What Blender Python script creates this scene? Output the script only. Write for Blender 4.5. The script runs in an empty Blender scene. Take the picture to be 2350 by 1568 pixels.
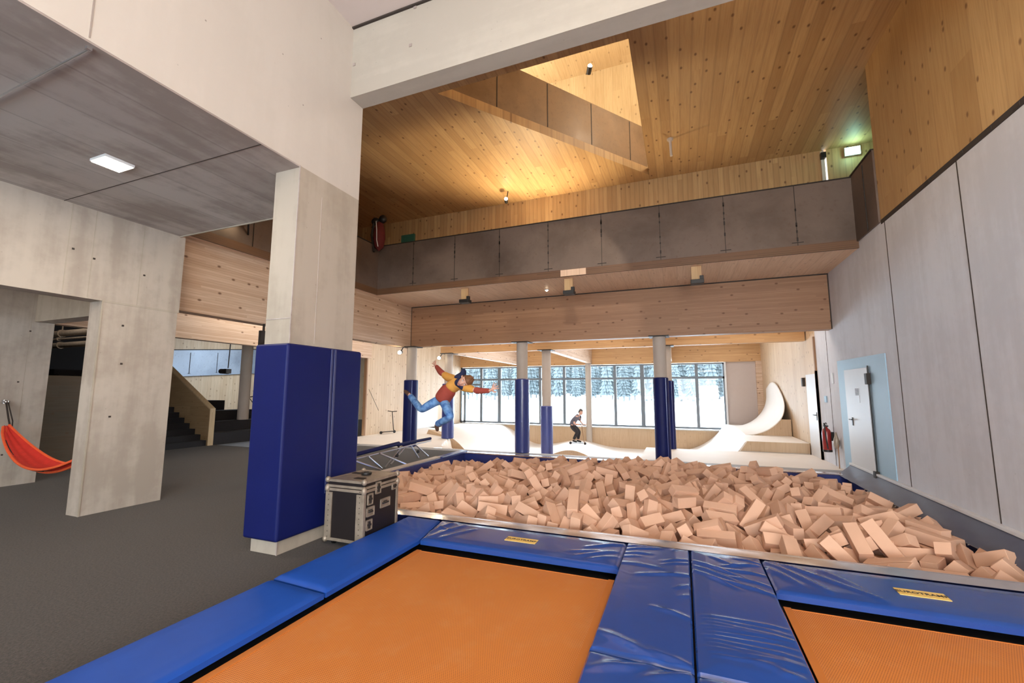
import bpy, bmesh, math, random
from mathutils import Vector, Matrix, Quaternion

# ------------------------------------------------------------ camera, world, light, exposure
SC = bpy.context.scene
COL = SC.collection
cam_d = bpy.data.cameras.new('camera')
cam = bpy.data.objects.new('camera', cam_d)
COL.objects.link(cam)
SC.camera = cam
cam_d.sensor_width = 36.0
cam_d.lens = 992.06 / 2350.0 * 36.0
cam_d.clip_start = 0.05
cam_d.clip_end = 600
YAW, PITCH, ROLL = 0.37279562, 0.11668726, 0.00145722
fw = Vector((-math.sin(YAW) * math.cos(PITCH), math.cos(YAW) * math.cos(PITCH), math.sin(PITCH)))
rt = Vector((math.cos(YAW), math.sin(YAW), 0.0))
up = rt.cross(fw)
r2 = rt * math.cos(ROLL) + up * math.sin(ROLL)
u2 = -rt * math.sin(ROLL) + up * math.cos(ROLL)
M3 = Matrix((r2, u2, -fw)).transposed()
cam.matrix_world = Matrix.Translation((0, 0, 1.65)) @ M3.to_4x4()

SC.view_settings.view_transform = 'Standard'
SC.view_settings.look = 'None'
SC.view_settings.gamma = 1.0
SC.view_settings.use_curve_mapping = False
SC.view_settings.exposure = 0.0

WORLD = bpy.data.worlds.new('world')
SC.world = WORLD
WORLD.use_nodes = True
bgn = WORLD.node_tree.nodes['Background']
bgn.inputs[0].default_value = (0.80, 0.91, 1.0, 1)
bgn.inputs[1].default_value = 16.0


def lamp(name, kind, loc, energy, color, size=0.1, target=None, size_y=None, spot=None, blend=0.5, label=None):
    d = bpy.data.lights.new(name, kind)
    d.energy = energy
    d.color = color
    if kind == 'AREA':
        d.size = size
        if size_y:
            d.shape = 'RECTANGLE'
            d.size_y = size_y
    else:
        d.shadow_soft_size = size
    if kind == 'SPOT':
        d.spot_size = spot or 1.5
        d.spot_blend = blend
    o = bpy.data.objects.new(name, d)
    o.location = loc
    if target is not None:
        o.rotation_euler = (Vector(target) - Vector(loc)).to_track_quat('-Z', 'Y').to_euler()
    COL.objects.link(o)
    return o


WARM = (1.0, 0.77, 0.47)
SOFT = (1.0, 0.84, 0.70)
COOL = (0.80, 0.90, 1.0)
# unseen fill lamps added behind and above the camera to brighten the hall
lamp('hall_fill', 'AREA', (0.4, 0.2, 6.3), 175, SOFT, 3.2, (0.0, 2.6, 0.0), 3.0)
lamp('hall_fill', 'AREA', (2.0, -2.2, 4.6), 160, SOFT, 2.2, (-4.0, 8.0, 3.4), 2.0)
lamp('hall_fill', 'AREA', (2.4, -3.4, 1.7), 270, SOFT, 2.0, (-3.4, 10.0, 4.4), 1.2)
lamp('hall_fill', 'AREA', (-9.0, -2.4, 3.7), 110, SOFT, 2.2, (-7.8, 4.0, 2.0), 1.2)
# hidden fill lamps added between the rafters to brighten the skate area
for x in (-9.6, -6.0, -2.3, 1.4):
    lamp('skate_area_fill', 'AREA', (x, 17.4, 4.25), 32 if x < -9 else 72, (0.93, 0.96, 1.0), 2.6, (x, 17.4, 0.0), 5.5)
    lamp('skate_area_fill', 'AREA', (x, 12.8, 4.25), 38, (1.0, 0.90, 0.78), 2.4, (x, 12.8, 0.0), 1.4)
lamp('stair_hall_light', 'AREA', (-17.5, 14.5, 4.2), 420, (.75, .87, 1.0), 3.0, (-20.0, 14.5, 1.0), 5.0)
lamp('dim_room_fill', 'POINT', (-12.8, 4.9, 3.6), 26, (1.0, .9, .8), .1)  # added fill without a fixture, brightens the pipes
lamp('stair_hall_light', 'AREA', (-10.5, 9.0, 4.25), 90, (1.0, .92, .82), 1.6, (-10.5, 9.0, 0.0), 4.0)

# ------------------------------------------------------------ helpers


def tag(o, label=None, cat=None, group=None, kind=None):
    if label:
        o['label'] = label
    if cat:
        o['category'] = cat
    if group:
        o['group'] = group
    if kind:
        o['kind'] = kind
    return o


def empty(name, loc, label, cat, group=None):
    o = bpy.data.objects.new(name, None)
    o.location = loc
    o.empty_display_size = 0.2
    COL.objects.link(o)
    return tag(o, label, cat, group)


def world_loc(o):
    v = Vector((0, 0, 0))
    while o is not None:
        v += o.location
        o = o.parent
    return v


class MB:
    """collects faces in world coordinates, builds ONE mesh object"""

    def __init__(self):
        self.v = []
        self.f = []
        self.m = []

    def add(self, vs, fs, mi=0):
        b = len(self.v)
        self.v += [tuple(p) for p in vs]
        for f in fs:
            self.f.append([b + k for k in f])
            self.m.append(mi)
        return self

    def box(self, x0, y0, z0, x1, y1, z1, mi=0):
        if x0 > x1:
            x0, x1 = x1, x0
        if y0 > y1:
            y0, y1 = y1, y0
        if z0 > z1:
            z0, z1 = z1, z0
        vs = [(x0, y0, z0), (x1, y0, z0), (x1, y1, z0), (x0, y1, z0), (x0, y0, z1), (x1, y0, z1), (x1, y1, z1), (x0, y1, z1)]
        return self.add(vs, [(0, 3, 2, 1), (4, 5, 6, 7), (0, 1, 5, 4), (1, 2, 6, 5), (2, 3, 7, 6), (3, 0, 4, 7)], mi)

    def obox(self, c, q, s, mi=0):
        vs = []
        for dx in (-.5, .5):
            for dy in (-.5, .5):
                for dz in (-.5, .5):
                    vs.append(q @ Vector((dx * s[0], dy * s[1], dz * s[2])) + Vector(c))
        return self.add(vs, [(0, 1, 3, 2), (4, 6, 7, 5), (0, 4, 5, 1), (2, 3, 7, 6), (0, 2, 6, 4), (1, 5, 7, 3)], mi)

    def bar(self, a, b, w, h=None, mi=0):
        a = Vector(a)
        b = Vector(b)
        d = b - a
        q = d.to_track_quat('X', 'Z')
        return self.obox((a + b) / 2, q, (d.length, w, h or w), mi)

    def prism(self, pts, axis, a, b, mi=0):
        """polygon of 2-D pts extruded along axis (0,1,2) from a to b"""
        def P(p, t):
            if axis == 0:
                return (t, p[0], p[1])
            if axis == 1:
                return (p[0], t, p[1])
            return (p[0], p[1], t)
        n = len(pts)
        vs = [P(p, a) for p in pts] + [P(p, b) for p in pts]
        fs = [list(range(n))[::-1], [n + k for k in range(n)]]
        for k in range(n):
            fs.append((k, (k + 1) % n, n + (k + 1) % n, n + k))
        return self.add(vs, fs, mi)

    def tube(self, pts, r, seg=8, mi=0, caps=True):
        pts = [Vector(p) for p in pts]
        rs = r if isinstance(r, (list, tuple)) else [r] * len(pts)
        rings = []
        n0 = None
        for i, p in enumerate(pts):
            d = (pts[min(i + 1, len(pts) - 1)] - pts[max(i - 1, 0)]).normalized()
            if n0 is None:
                n0 = d.orthogonal().normalized()
            n0 = (n0 - d * n0.dot(d)).normalized()
            b0 = d.cross(n0)
            rings.append([p + (n0 * math.cos(t) + b0 * math.sin(t)) * rs[i] for t in [2 * math.pi * k / seg for k in range(seg)]])
        vs = [q for rg in rings for q in rg]
        fs = []
        for i in range(len(pts) - 1):
            for k in range(seg):
                a = i * seg + k
                c = i * seg + (k + 1) % seg
                fs.append((a, c, c + seg, a + seg))
        if caps:
            fs.append(list(range(seg))[::-1])
            fs.append([(len(pts) - 1) * seg + k for k in range(seg)])
        return self.add(vs, fs, mi)

    def cyl(self, x, y, z0, z1, r, seg=32, mi=0):
        return self.tube([(x, y, z0), (x, y, z1)], r, seg, mi)

    def lathe(self, c, prof, seg=20, mi=0):
        vs = []
        for (r, z) in prof:
            for k in range(seg):
                t = 2 * math.pi * k / seg
                vs.append((c[0] + r * math.cos(t), c[1] + r * math.sin(t), c[2] + z))
        fs = []
        for i in range(len(prof) - 1):
            for k in range(seg):
                a = i * seg + k
                d = i * seg + (k + 1) % seg
                fs.append((a, d, d + seg, a + seg))
        fs.append(list(range(seg))[::-1])
        fs.append([(len(prof) - 1) * seg + k for k in range(seg)])
        return self.add(vs, fs, mi)

    def ball(self, c, r, seg=12, rings=8, mi=0, sc=(1, 1, 1)):
        prof = []
        vs = []
        for i in range(rings + 1):
            ph = math.pi * i / rings
            for k in range(seg):
                t = 2 * math.pi * k / seg
                vs.append((c[0] + r * sc[0] * math.sin(ph) * math.cos(t), c[1] + r * sc[1] * math.sin(ph) * math.sin(t), c[2] - r * sc[2] * math.cos(ph)))
        fs = []
        for i in range(rings):
            for k in range(seg):
                a = i * seg + k
                d = i * seg + (k + 1) % seg
                fs.append((a, d, d + seg, a + seg))
        return self.add(vs, fs, mi)

    def grid(self, fn, nu, nv, mi=0):
        vs = [fn(i / nu, j / nv) for j in range(nv + 1) for i in range(nu + 1)]
        fs = [(j * (nu + 1) + i, j * (nu + 1) + i + 1, (j + 1) * (nu + 1) + i + 1, (j + 1) * (nu + 1) + i) for j in range(nv) for i in range(nu)]
        return self.add(vs, fs, mi)

    def build(self, name, mats, parent=None, smooth=False, bevel=0.0, seg=2):
        if not isinstance(mats, (list, tuple)):
            mats = [mats]
        off = world_loc(parent) if parent is not None else Vector((0, 0, 0))
        me = bpy.data.meshes.new(name)
        me.from_pydata([tuple(Vector(p) - off) for p in self.v], [], self.f)
        for k in mats:
            me.materials.append(k)
        for p, mi in zip(me.polygons, self.m):
            p.material_index = mi
        bm = bmesh.new()
        bm.from_mesh(me)
        bmesh.ops.recalc_face_normals(bm, faces=bm.faces)
        bm.to_mesh(me)
        bm.free()
        if smooth:
            for p in me.polygons:
                p.use_smooth = True
            try:
                me.set_sharp_from_angle(angle=math.radians(40))
            except Exception:
                pass
        me.update()
        o = bpy.data.objects.new(name, me)
        COL.objects.link(o)
        if parent is not None:
            o.parent = parent
        if bevel > 0:
            b = o.modifiers.new('bevel', 'BEVEL')
            b.width = bevel
            b.segments = seg
            b.limit_method = 'ANGLE'
        return o


def single(name, mb, mats, base, label, cat, group=None, **kw):
    """a thing that is one mesh, with its origin at its base"""
    base = Vector(base)
    mb.v = [tuple(Vector(p) - base) for p in mb.v]
    o = mb.build(name, mats, None, **kw)
    o.location = base
    return tag(o, label, cat, group)


def struct(name, mb, mats, label=None, **kw):
    o = mb.build(name, mats, None, **kw)
    return tag(o, label, None, None, 'structure')


def copy_tree(o, loc, label, group=None):
    r = o.copy()
    COL.objects.link(r)
    r.location = loc
    r['label'] = label
    if group:
        r['group'] = group
    for ch in o.children:
        c = ch.copy()
        COL.objects.link(c)
        c.parent = r
        for g in ch.children:
            d = g.copy()
            COL.objects.link(d)
            d.parent = c
    return r


# ------------------------------------------------------------ materials


class NT:
    def __init__(self, name, rough=0.6, metal=0.0):
        self.mat = bpy.data.materials.new(name)
        self.mat.use_nodes = True
        self.t = self.mat.node_tree
        self.b = self.t.nodes['Principled BSDF']
        self.b.inputs['Roughness'].default_value = rough
        self.b.inputs['Metallic'].default_value = metal

    def n(self, typ, **kw):
        nd = self.t.nodes.new(typ)
        for k, v in kw.items():
            setattr(nd, k, v)
        return nd

    def val(self, sock, v):
        if isinstance(v, bpy.types.NodeSocket):
            self.t.links.new(v, sock)
        else:
            sock.default_value = v

    def math(self, op, a, b=0.0, c=0.0):
        nd = self.n('ShaderNodeMath', operation=op)
        self.val(nd.inputs[0], a)
        self.val(nd.inputs[1], b)
        self.val(nd.inputs[2], c)
        return nd.outputs[0]

    def comb(self, x, y, z):
        nd = self.n('ShaderNodeCombineXYZ')
        for s, v in zip(nd.inputs, (x, y, z)):
            self.val(s, v)
        return nd.outputs[0]

    def coords(self):
        tc = self.n('ShaderNodeTexCoord')
        sp = self.n('ShaderNodeSeparateXYZ')
        self.t.links.new(tc.outputs['Object'], sp.inputs[0])
        return tc.outputs['Object'], sp.outputs

    def noise(self, vec, scale, detail=3.0, rough=0.5, dist=0.0):
        nd = self.n('ShaderNodeTexNoise')
        self.val(nd.inputs['Vector'], vec)
        nd.inputs['Scale'].default_value = scale
        nd.inputs['Detail'].default_value = detail
        nd.inputs['Roughness'].default_value = rough
        nd.inputs['Distortion'].default_value = dist
        return nd.outputs[0]

    def mix(self, fac, a, b, mode='MIX'):
        nd = self.n('ShaderNodeMix', data_type='RGBA', blend_type=mode)
        self.val(nd.inputs[0], fac)
        for s, v in ((nd.inputs[6], a), (nd.inputs[7], b)):
            if isinstance(v, (tuple, list)):
                v = (v[0], v[1], v[2], 1)
            self.val(s, v)
        return nd.outputs[2]

    def ramp(self, v, lo, hi, a=0.0, b=1.0, smooth=True):
        nd = self.n('ShaderNodeMapRange', interpolation_type='SMOOTHSTEP' if smooth else 'LINEAR')
        self.val(nd.inputs[0], v)
        nd.inputs[1].default_value = lo
        nd.inputs[2].default_value = hi
        nd.inputs[3].default_value = a
        nd.inputs[4].default_value = b
        return nd.outputs[0]

    def color(self, c):
        if isinstance(c, (tuple, list)):
            c = (c[0], c[1], c[2], 1)
        self.val(self.b.inputs['Base Color'], c)

    def bump(self, h, strength=0.3, dist=0.01):
        nd = self.n('ShaderNodeBump')
        nd.inputs['Strength'].default_value = strength
        nd.inputs['Distance'].default_value = dist
        self.t.links.new(h, nd.inputs['Height'])
        self.t.links.new(nd.outputs[0], self.b.inputs['Normal'])


def plain(name, color, rough=0.6, metal=0.0, var=0.06, scale=6.0, coat=0.0):
    m = NT(name, rough, metal)
    obj, _ = m.coords()
    nz = m.noise(obj, scale, 3)
    dark = tuple(c * (1 - var * 2) for c in color)
    lite = tuple(min(1, c * (1 + var)) for c in color)
    m.color(m.mix(nz, dark, lite))
    if coat:
        m.b.inputs['Coat Weight'].default_value = coat
        m.b.inputs['Coat Roughness'].default_value = 0.12
    return m.mat


def wood(name, across, along, width=0.12, a=(0.62, 0.42, 0.23), b=(0.50, 0.31, 0.15), knots=1.0, groove=0.35, length=4.0, rough=0.55):
    """boards: across/along are 'x','y','z','s' (s = x+y)"""
    m = NT(name, rough)
    obj, s = m.coords()

    def ax(k):
        if k == 's':
            return m.math('ADD', s[0], s[1])
        return s['xyz'.index(k)]
    u = ax(across)
    v = ax(along)
    pu = m.math('DIVIDE', u, width)
    idn = m.math('FLOOR', pu)
    fr = m.math('FRACT', pu)
    wn = m.n('ShaderNodeTexWhiteNoise', noise_dimensions='1D')
    m.val(wn.inputs['W'], idn)
    r1 = wn.outputs['Value']
    v2 = m.math('ADD', m.math('DIVIDE', v, length), m.math('MULTIPLY', r1, 7.3))
    id2 = m.math('FLOOR', v2)
    wn2 = m.n('ShaderNodeTexWhiteNoise', noise_dimensions='2D')
    m.val(wn2.inputs['Vector'], m.comb(idn, id2, 0.0))
    r2 = wn2.outputs['Value']
    col = m.mix(r2, a, b)
    g = m.noise(m.comb(m.math('MULTIPLY', u, 38.0), m.math('MULTIPLY', v, 1.6), m.math('MULTIPLY', r2, 40.0)), 1.0, 3, 0.6, 0.6)
    col = m.mix(m.ramp(g, 0.35, 0.75, 0.0, 0.42), col, tuple(c * k for c, k in zip(b, (0.72, 0.62, 0.5))))
    blot = m.noise(m.comb(m.math('MULTIPLY', u, 1.2), m.math('MULTIPLY', v, 0.5), 0.0), 1.0, 2)
    col = m.mix(m.ramp(blot, 0.3, 0.7, 0.0, 0.16), col, (0.33, 0.19, 0.09))
    if knots > 0:
        vo = m.n('ShaderNodeTexVoronoi', voronoi_dimensions='2D')
        m.val(vo.inputs['Vector'], m.comb(m.math('MULTIPLY', u, 4.2), m.math('MULTIPLY', v, 2.6), 0.0))
        vo.inputs['Scale'].default_value = 1.0
        vo.inputs['Randomness'].default_value = 1.0
        k = m.ramp(vo.outputs['Distance'], 0.035, 0.13, 0.85 * knots, 0.0)
        sp = m.n('ShaderNodeSeparateColor')
        m.t.links.new(vo.outputs['Color'], sp.inputs[0])
        k = m.math('MULTIPLY', k, m.math('GREATER_THAN', sp.outputs[0], 0.58))
        col = m.mix(k, col, (0.13, 0.055, 0.022))
    if groove > 0:
        e = m.math('MINIMUM', fr, m.math('SUBTRACT', 1.0, fr))
        k = m.ramp(e, 0.006 / width, 0.022 / width, groove, 0.0)
        col = m.mix(k, col, (0.16, 0.085, 0.04))
    m.color(col)
    m.bump(g, 0.12, 0.003)
    return m.mat


def concrete(name, base=(0.47, 0.43, 0.38), dark=(0.34, 0.30, 0.26), streak='z', amount=0.6, board=0.0, rough=0.75, board_axis='x'):
    m = NT(name, rough)
    obj, s = m.coords()
    big = m.noise(obj, 0.9, 4, 0.55, 0.3)
    small = m.noise(obj, 9.0, 4, 0.6)
    if streak == 'z':
        sv = m.comb(m.math('MULTIPLY', s[0], 5.0), m.math('MULTIPLY', s[1], 5.0), m.math('MULTIPLY', s[2], 0.5))
    elif streak == 'y':
        sv = m.comb(m.math('MULTIPLY', s[0], 5.0), m.math('MULTIPLY', s[1], 0.5), m.math('MULTIPLY', s[2], 5.0))
    else:
        sv = m.comb(m.math('MULTIPLY', s[0], 0.5), m.math('MULTIPLY', s[1], 5.0), m.math('MULTIPLY', s[2], 5.0))
    st = m.noise(sv, 1.0, 3, 0.6)
    k = m.math('ADD', m.math('MULTIPLY', big, 0.5), m.math('ADD', m.math('MULTIPLY', small, 0.15), m.math('MULTIPLY', st, 0.35)))
    col = m.mix(m.ramp(k, 0.42, 0.59, amount, 0.0), base, dark)
    vo = m.n('ShaderNodeTexVoronoi')
    m.val(vo.inputs['Vector'], obj)
    vo.inputs['Scale'].default_value = 6.0
    col = m.mix(m.ramp(vo.outputs['Distance'], 0.02, 0.06, 0.35, 0.0), col, tuple(c * 0.55 for c in dark))
    if board > 0:
        fr = m.math('FRACT', m.math('DIVIDE', s['xyz'.index(board_axis)], board))
        e = m.math('MINIMUM', fr, m.math('SUBTRACT', 1.0, fr))
        wn = m.n('ShaderNodeTexWhiteNoise', noise_dimensions='1D')
        m.val(wn.inputs['W'], m.math('FLOOR', m.math('DIVIDE', s['xyz'.index(board_axis)], board)))
        col = m.mix(m.math('MULTIPLY', wn.outputs['Value'], 0.45), col, dark)
        col = m.mix(m.ramp(e, 0.004, 0.03, 0.30, 0.0), col, tuple(c * 0.5 for c in dark))
    m.color(col)
    m.bump(small, 0.12, 0.004)
    return m.mat


def steel(name, base=(0.20, 0.152, 0.125), dark=(0.12, 0.088, 0.070), rough=0.55):
    m = NT(name, rough, 0.45)
    obj, s = m.coords()
    n1 = m.noise(obj, 0.9, 5, 0.6, 0.2)
    n2 = m.noise(obj, 14.0, 3, 0.6)
    col = m.mix(m.ramp(n1, 0.3, 0.7), dark, base)
    col = m.mix(m.ramp(n2, 0.55, 0.75, 0.0, 0.3), col, (0.12, 0.07, 0.04))
    m.color(col)
    m.val(m.b.inputs['Roughness'], m.ramp(n1, 0.2, 0.8, rough - 0.1, rough + 0.15))
    return m.mat


def vinyl(name, color, rough=0.28, wrinkle=0.25, coat=0.35, spec=0.5):
    m = NT(name, rough)
    obj, s = m.coords()
    nz = m.noise(obj, 3.0, 3, 0.55, 0.4)
    col = m.mix(nz, tuple(c * 0.86 for c in color), tuple(min(1, c * 1.12) for c in color))
    m.color(col)
    n1 = m.noise(obj, 5.0, 2, 0.5, 1.0)
    n2 = m.noise(obj, 220.0, 2)
    m.bump(m.math('ADD', n1, m.math('MULTIPLY', n2, 0.015)), wrinkle, 0.02)
    m.b.inputs['Coat Weight'].default_value = coat
    m.b.inputs['Specular IOR Level'].default_value = spec
    m.b.inputs['Coat Roughness'].default_value = 0.18
    return m.mat


def emissive(name, color, strength):
    m = NT(name, 0.5)
    m.color(color)
    m.b.inputs['Emission Color'].default_value = (color[0], color[1], color[2], 1)
    m.b.inputs['Emission Strength'].default_value = strength
    return m.mat


def carpet(name):
    m = NT(name, 0.95)
    obj, s = m.coords()
    a = m.noise(obj, 55.0, 3, 0.75)
    b = m.noise(obj, 1.1, 3)
    c = m.noise(obj, 240.0, 2, 0.8)
    col = m.mix(m.ramp(a, 0.3, 0.7), (0.022, 0.018, 0.015), (0.062, 0.050, 0.041))
    col = m.mix(m.ramp(c, 0.5, 0.8, 0.0, 0.4), col, (0.14, 0.12, 0.10))
    col = m.mix(m.ramp(b, 0.4, 0.7, 0.0, 0.25), col, (0.05, 0.045, 0.04))
    m.color(col)
    m.bump(a, 0.6, 0.006)
    m.b.inputs['Specular IOR Level'].default_value = 0.4
    m.b.inputs['Sheen Weight'].default_value = 0.08
    m.b.inputs['Sheen Roughness'].default_value = 0.5
    return m.mat


def bedmesh(name):
    m = NT(name, 0.6)
    obj, s = m.coords()
    p = 0.0125
    fx = m.math('SUBTRACT', m.math('FRACT', m.math('DIVIDE', s[0], p)), 0.5)
    row = m.math('FLOOR', m.math('DIVIDE', s[1], p))
    sh = m.math('MULTIPLY', m.math('FRACT', m.math('MULTIPLY', row, 0.5)), 1.0)
    fx2 = m.math('SUBTRACT', m.math('FRACT', m.math('ADD', m.math('DIVIDE', s[0], p), sh)), 0.5)
    fy = m.math('SUBTRACT', m.math('FRACT', m.math('DIVIDE', s[1], p)), 0.5)
    d = m.math('SQRT', m.math('ADD', m.math('MULTIPLY', fx2, fx2), m.math('MULTIPLY', fy, fy)))
    nz = m.noise(obj, 0.9, 4, 0.6)
    nz2 = m.noise(obj, 6.0, 3, 0.6)
    col = m.mix(nz, (0.50, 0.155, 0.024), (0.62, 0.22, 0.040))
    col = m.mix(m.ramp(nz2, 0.45, 0.8, 0.0, 0.3), col, (0.60, 0.27, 0.09))
    col = m.mix(m.ramp(d, 0.16, 0.30, 0.85, 0.0), col, (0.12, 0.030, 0.010))
    m.color(col)
    m.bump(m.math('MINIMUM', d, 0.35), 0.4, 0.002)
    return m.mat


def glass(name):
    m = bpy.data.materials.new(name)
    m.use_nodes = True
    t = m.node_tree
    t.nodes.clear()
    out = t.nodes.new('ShaderNodeOutputMaterial')
    tr = t.nodes.new('ShaderNodeBsdfTransparent')
    tr.inputs[0].default_value = (0.97, 0.99, 1.0, 1)
    gl = t.nodes.new('ShaderNodeBsdfGlossy')
    gl.inputs['Roughness'].default_value = 0.02
    fr = t.nodes.new('ShaderNodeFresnel')
    fr.inputs['IOR'].default_value = 1.35
    mx = t.nodes.new('ShaderNodeMixShader')
    t.links.new(fr.outputs[0], mx.inputs[0])
    t.links.new(tr.outputs[0], mx.inputs[1])
    t.links.new(gl.outputs[0], mx.inputs[2])
    t.links.new(mx.outputs[0], out.inputs[0])
    return m


SP_A, SP_B = (0.60, 0.395, 0.185), (0.46, 0.285, 0.125)
M = {}
M['ceil_wood'] = wood('spruce_ceiling_boards', 'x', 'y', 0.19, SP_A, SP_B, 1.0, 0.22, 5.0)
M['upper_wood'] = wood('spruce_upper_boards', 'x', 'y', 0.3, (0.68, 0.55, 0.34), (0.62, 0.48, 0.28), 0.5, 0.1)
M['upper_wall'] = wood('spruce_upper_wall', 's', 'z', 0.25, (0.66, 0.52, 0.31), (0.58, 0.44, 0.25), 0.5, 0.1)
M['vert_wood'] = wood('spruce_wall_boards', 's', 'z', 0.12, SP_A, SP_B, 1.0, 0.25)
M['vert_wide'] = wood('spruce_wide_panel', 's', 'z', 0.42, SP_A, SP_B, 0.9, 0.12)
M['pale_wood'] = wood('pale_spruce_wall', 's', 'z', 0.15, (0.70, 0.55, 0.38), (0.62, 0.46, 0.30), 0.7, 0.12)
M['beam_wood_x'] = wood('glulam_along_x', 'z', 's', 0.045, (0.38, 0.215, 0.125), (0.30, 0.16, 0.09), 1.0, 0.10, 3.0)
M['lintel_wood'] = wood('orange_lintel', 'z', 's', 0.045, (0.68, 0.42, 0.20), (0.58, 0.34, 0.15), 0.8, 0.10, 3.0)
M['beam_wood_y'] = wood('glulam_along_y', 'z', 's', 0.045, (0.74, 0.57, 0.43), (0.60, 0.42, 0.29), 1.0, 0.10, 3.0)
M['strip_sheen'] = plain('carpet_window_sheen', (0.33, 0.33, 0.34), 0.55, 0, 0.03, 3)  # paler than the carpet: window reflection painted as plain grey
M['soffit_wood'] = wood('spruce_soffit', 'x', 'y', 0.3, (0.84, 0.64, 0.48), (0.79, 0.57, 0.41), 0.3, 0.1)
M['edge_wood'] = wood('slab_edge_layers', 'z', 's', 0.04, (0.15, 0.07, 0.04), (0.08, 0.035, 0.02), 0.0, 0.8, 1.0)
M['bracket_wood'] = wood('bracket_board', 's', 'z', 0.2, (0.60, 0.42, 0.22), (0.52, 0.34, 0.17), 0.3, 0.0)
M['guard_wood'] = wood('stair_guard_panel', 'z', 's', 0.3, (0.46, 0.31, 0.17), (0.38, 0.25, 0.13), 0.4, 0.1)
M['guard_cap'] = wood('stair_guard_cap', 's', 'z', 0.3, (0.66, 0.52, 0.32), (0.60, 0.45, 0.26), 0.2, 0.0)
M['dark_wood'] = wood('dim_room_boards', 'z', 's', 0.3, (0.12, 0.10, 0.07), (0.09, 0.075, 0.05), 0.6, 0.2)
M['brown_wood'] = plain('brown_jamb', (0.30, 0.16, 0.08), 0.6)
M['ply'] = plain('skate_ply', (0.80, 0.75, 0.69), 0.55, 0, 0.03, 2.0)
M['ply_tan'] = wood('skate_ply_side', 's', 'z', 1.25, (0.62, 0.47, 0.32), (0.58, 0.43, 0.28), 0.2, 0.1)
M['conc'] = concrete('fair_faced_concrete', (0.47, 0.42, 0.36), (0.33, 0.28, 0.235), 'z', 0.75)
M['conc_slab'] = concrete('board_marked_slab', (0.52, 0.475, 0.445), (0.29, 0.245, 0.22), 'y', 0.8, 0.62)
M['conc_white'] = concrete('pale_concrete', (0.56, 0.525, 0.475), (0.49, 0.455, 0.405), 'z', 0.35)
M['conc_beam'] = concrete('concrete_beam', (0.46, 0.43, 0.37), (0.37, 0.335, 0.285), 'x', 0.5)
M['conc_pillar'] = concrete('pillar_concrete', (0.43, 0.385, 0.32), (0.31, 0.27, 0.215), 'z', 0.6)
M['conc_right'] = concrete('grey_precast', (0.66, 0.68, 0.74), (0.54, 0.55, 0.595), 'z', 0.6)
M['conc_col'] = concrete('round_column_concrete', (0.50, 0.45, 0.40), (0.42, 0.37, 0.32), 'z', 0.4)
M['paint'] = plain('white_ceiling_paint', (0.62, 0.55, 0.52), 0.8, 0, 0.02)
M['steel'] = steel('raw_hot_rolled_steel')
M['steel_warm_lit'] = steel('warm_lit_brown_steel', (0.27, 0.18, 0.11), (0.17, 0.11, 0.065))  # copy of the raw steel with warm lamp light mixed into its colour
M['steel_daylit'] = steel('bluish_daylit_steel', (0.40, 0.46, 0.54), (0.28, 0.33, 0.40), 0.5)  # bluish daylight reflection painted into the base colour
M['seam'] = plain('weld_seam', (0.035, 0.028, 0.024), 0.6, 0.3)
M['joint'] = plain('dark_joint', (0.045, 0.035, 0.03), 0.9)
M['blue'] = vinyl('blue_vinyl', (0.014, 0.060, 0.27), 0.17, 0.12, 0.0)
M['blue_lite'] = vinyl('brighter_blue_vinyl', (0.011, 0.070, 0.37), 0.5, 0.05, 0.0, 0.2)
M['navy'] = vinyl('navy_wall_pad', (0.005, 0.010, 0.092), 0.5, 0.04, 0.0, 0.22)
M['pitblue'] = vinyl('pit_blue_vinyl', (0.028, 0.048, 0.23), 0.3, 0.3)
M['strip'] = plain('glossy_metal_sheet', (0.74, 0.72, 0.74), 0.20, 0.85, 0.06, 3.0)
M['sheet'] = vinyl('dark_blue_grey_sheet', (0.085, 0.10, 0.15), 0.45, 0.10, 0.0, 0.3)
M['rim'] = plain('pale_rim', (0.62, 0.55, 0.48), 0.5)
M['bed'] = bedmesh('orange_woven_bed')
M['orange'] = plain('orange_webbing', (0.52, 0.17, 0.028), 0.7)
M['black'] = plain('black_plastic', (0.012, 0.012, 0.013), 0.45)
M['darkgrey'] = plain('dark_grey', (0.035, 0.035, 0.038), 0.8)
M['stair'] = plain('charcoal_stair_carpet', (0.022, 0.022, 0.026), 0.9, 0, 0.15, 40)
M['carpet'] = carpet('grey_carpet')
M['foam'] = plain('tan_foam', (0.70, 0.445, 0.31), 0.9, 0, 0.05, 5)
M['chrome'] = plain('galvanised_tube', (0.55, 0.56, 0.58), 0.3, 0.9, 0.05)
M['alu'] = plain('worn_aluminium', (0.36, 0.30, 0.235), 0.45, 0.35, 0.22, 14)
M['casebody'] = plain('dark_brown_case_board', (0.011, 0.007, 0.007), 0.5, 0, 0.15, 12)
M['frame'] = plain('grey_window_frame', (0.17, 0.21, 0.25), 0.45)
M['glass'] = glass('window_glass')
M['white'] = plain('white_lacquer', (0.70, 0.72, 0.74), 0.4, 0, 0.015)
M['ltblue'] = plain('pale_blue_paint', (0.36, 0.56, 0.72), 0.5, 0, 0.04, 2)
M['panelgrey'] = plain('warm_grey_panel', (0.52, 0.44, 0.40), 0.7, 0, 0.02)
M['red'] = plain('extinguisher_red', (0.30, 0.018, 0.016), 0.3, 0, 0.04, 6, 0.4)
M['snow'] = plain('snow', (0.90, 0.93, 0.98), 0.9, 0, 0.03, 0.2)
M['bark'] = plain('frosty_bark', (0.16, 0.17, 0.17), 0.9)
M['yellow'] = plain('mustard_cloth', (0.72, 0.36, 0.075), 0.9, 0, 0.07, 18)
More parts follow.
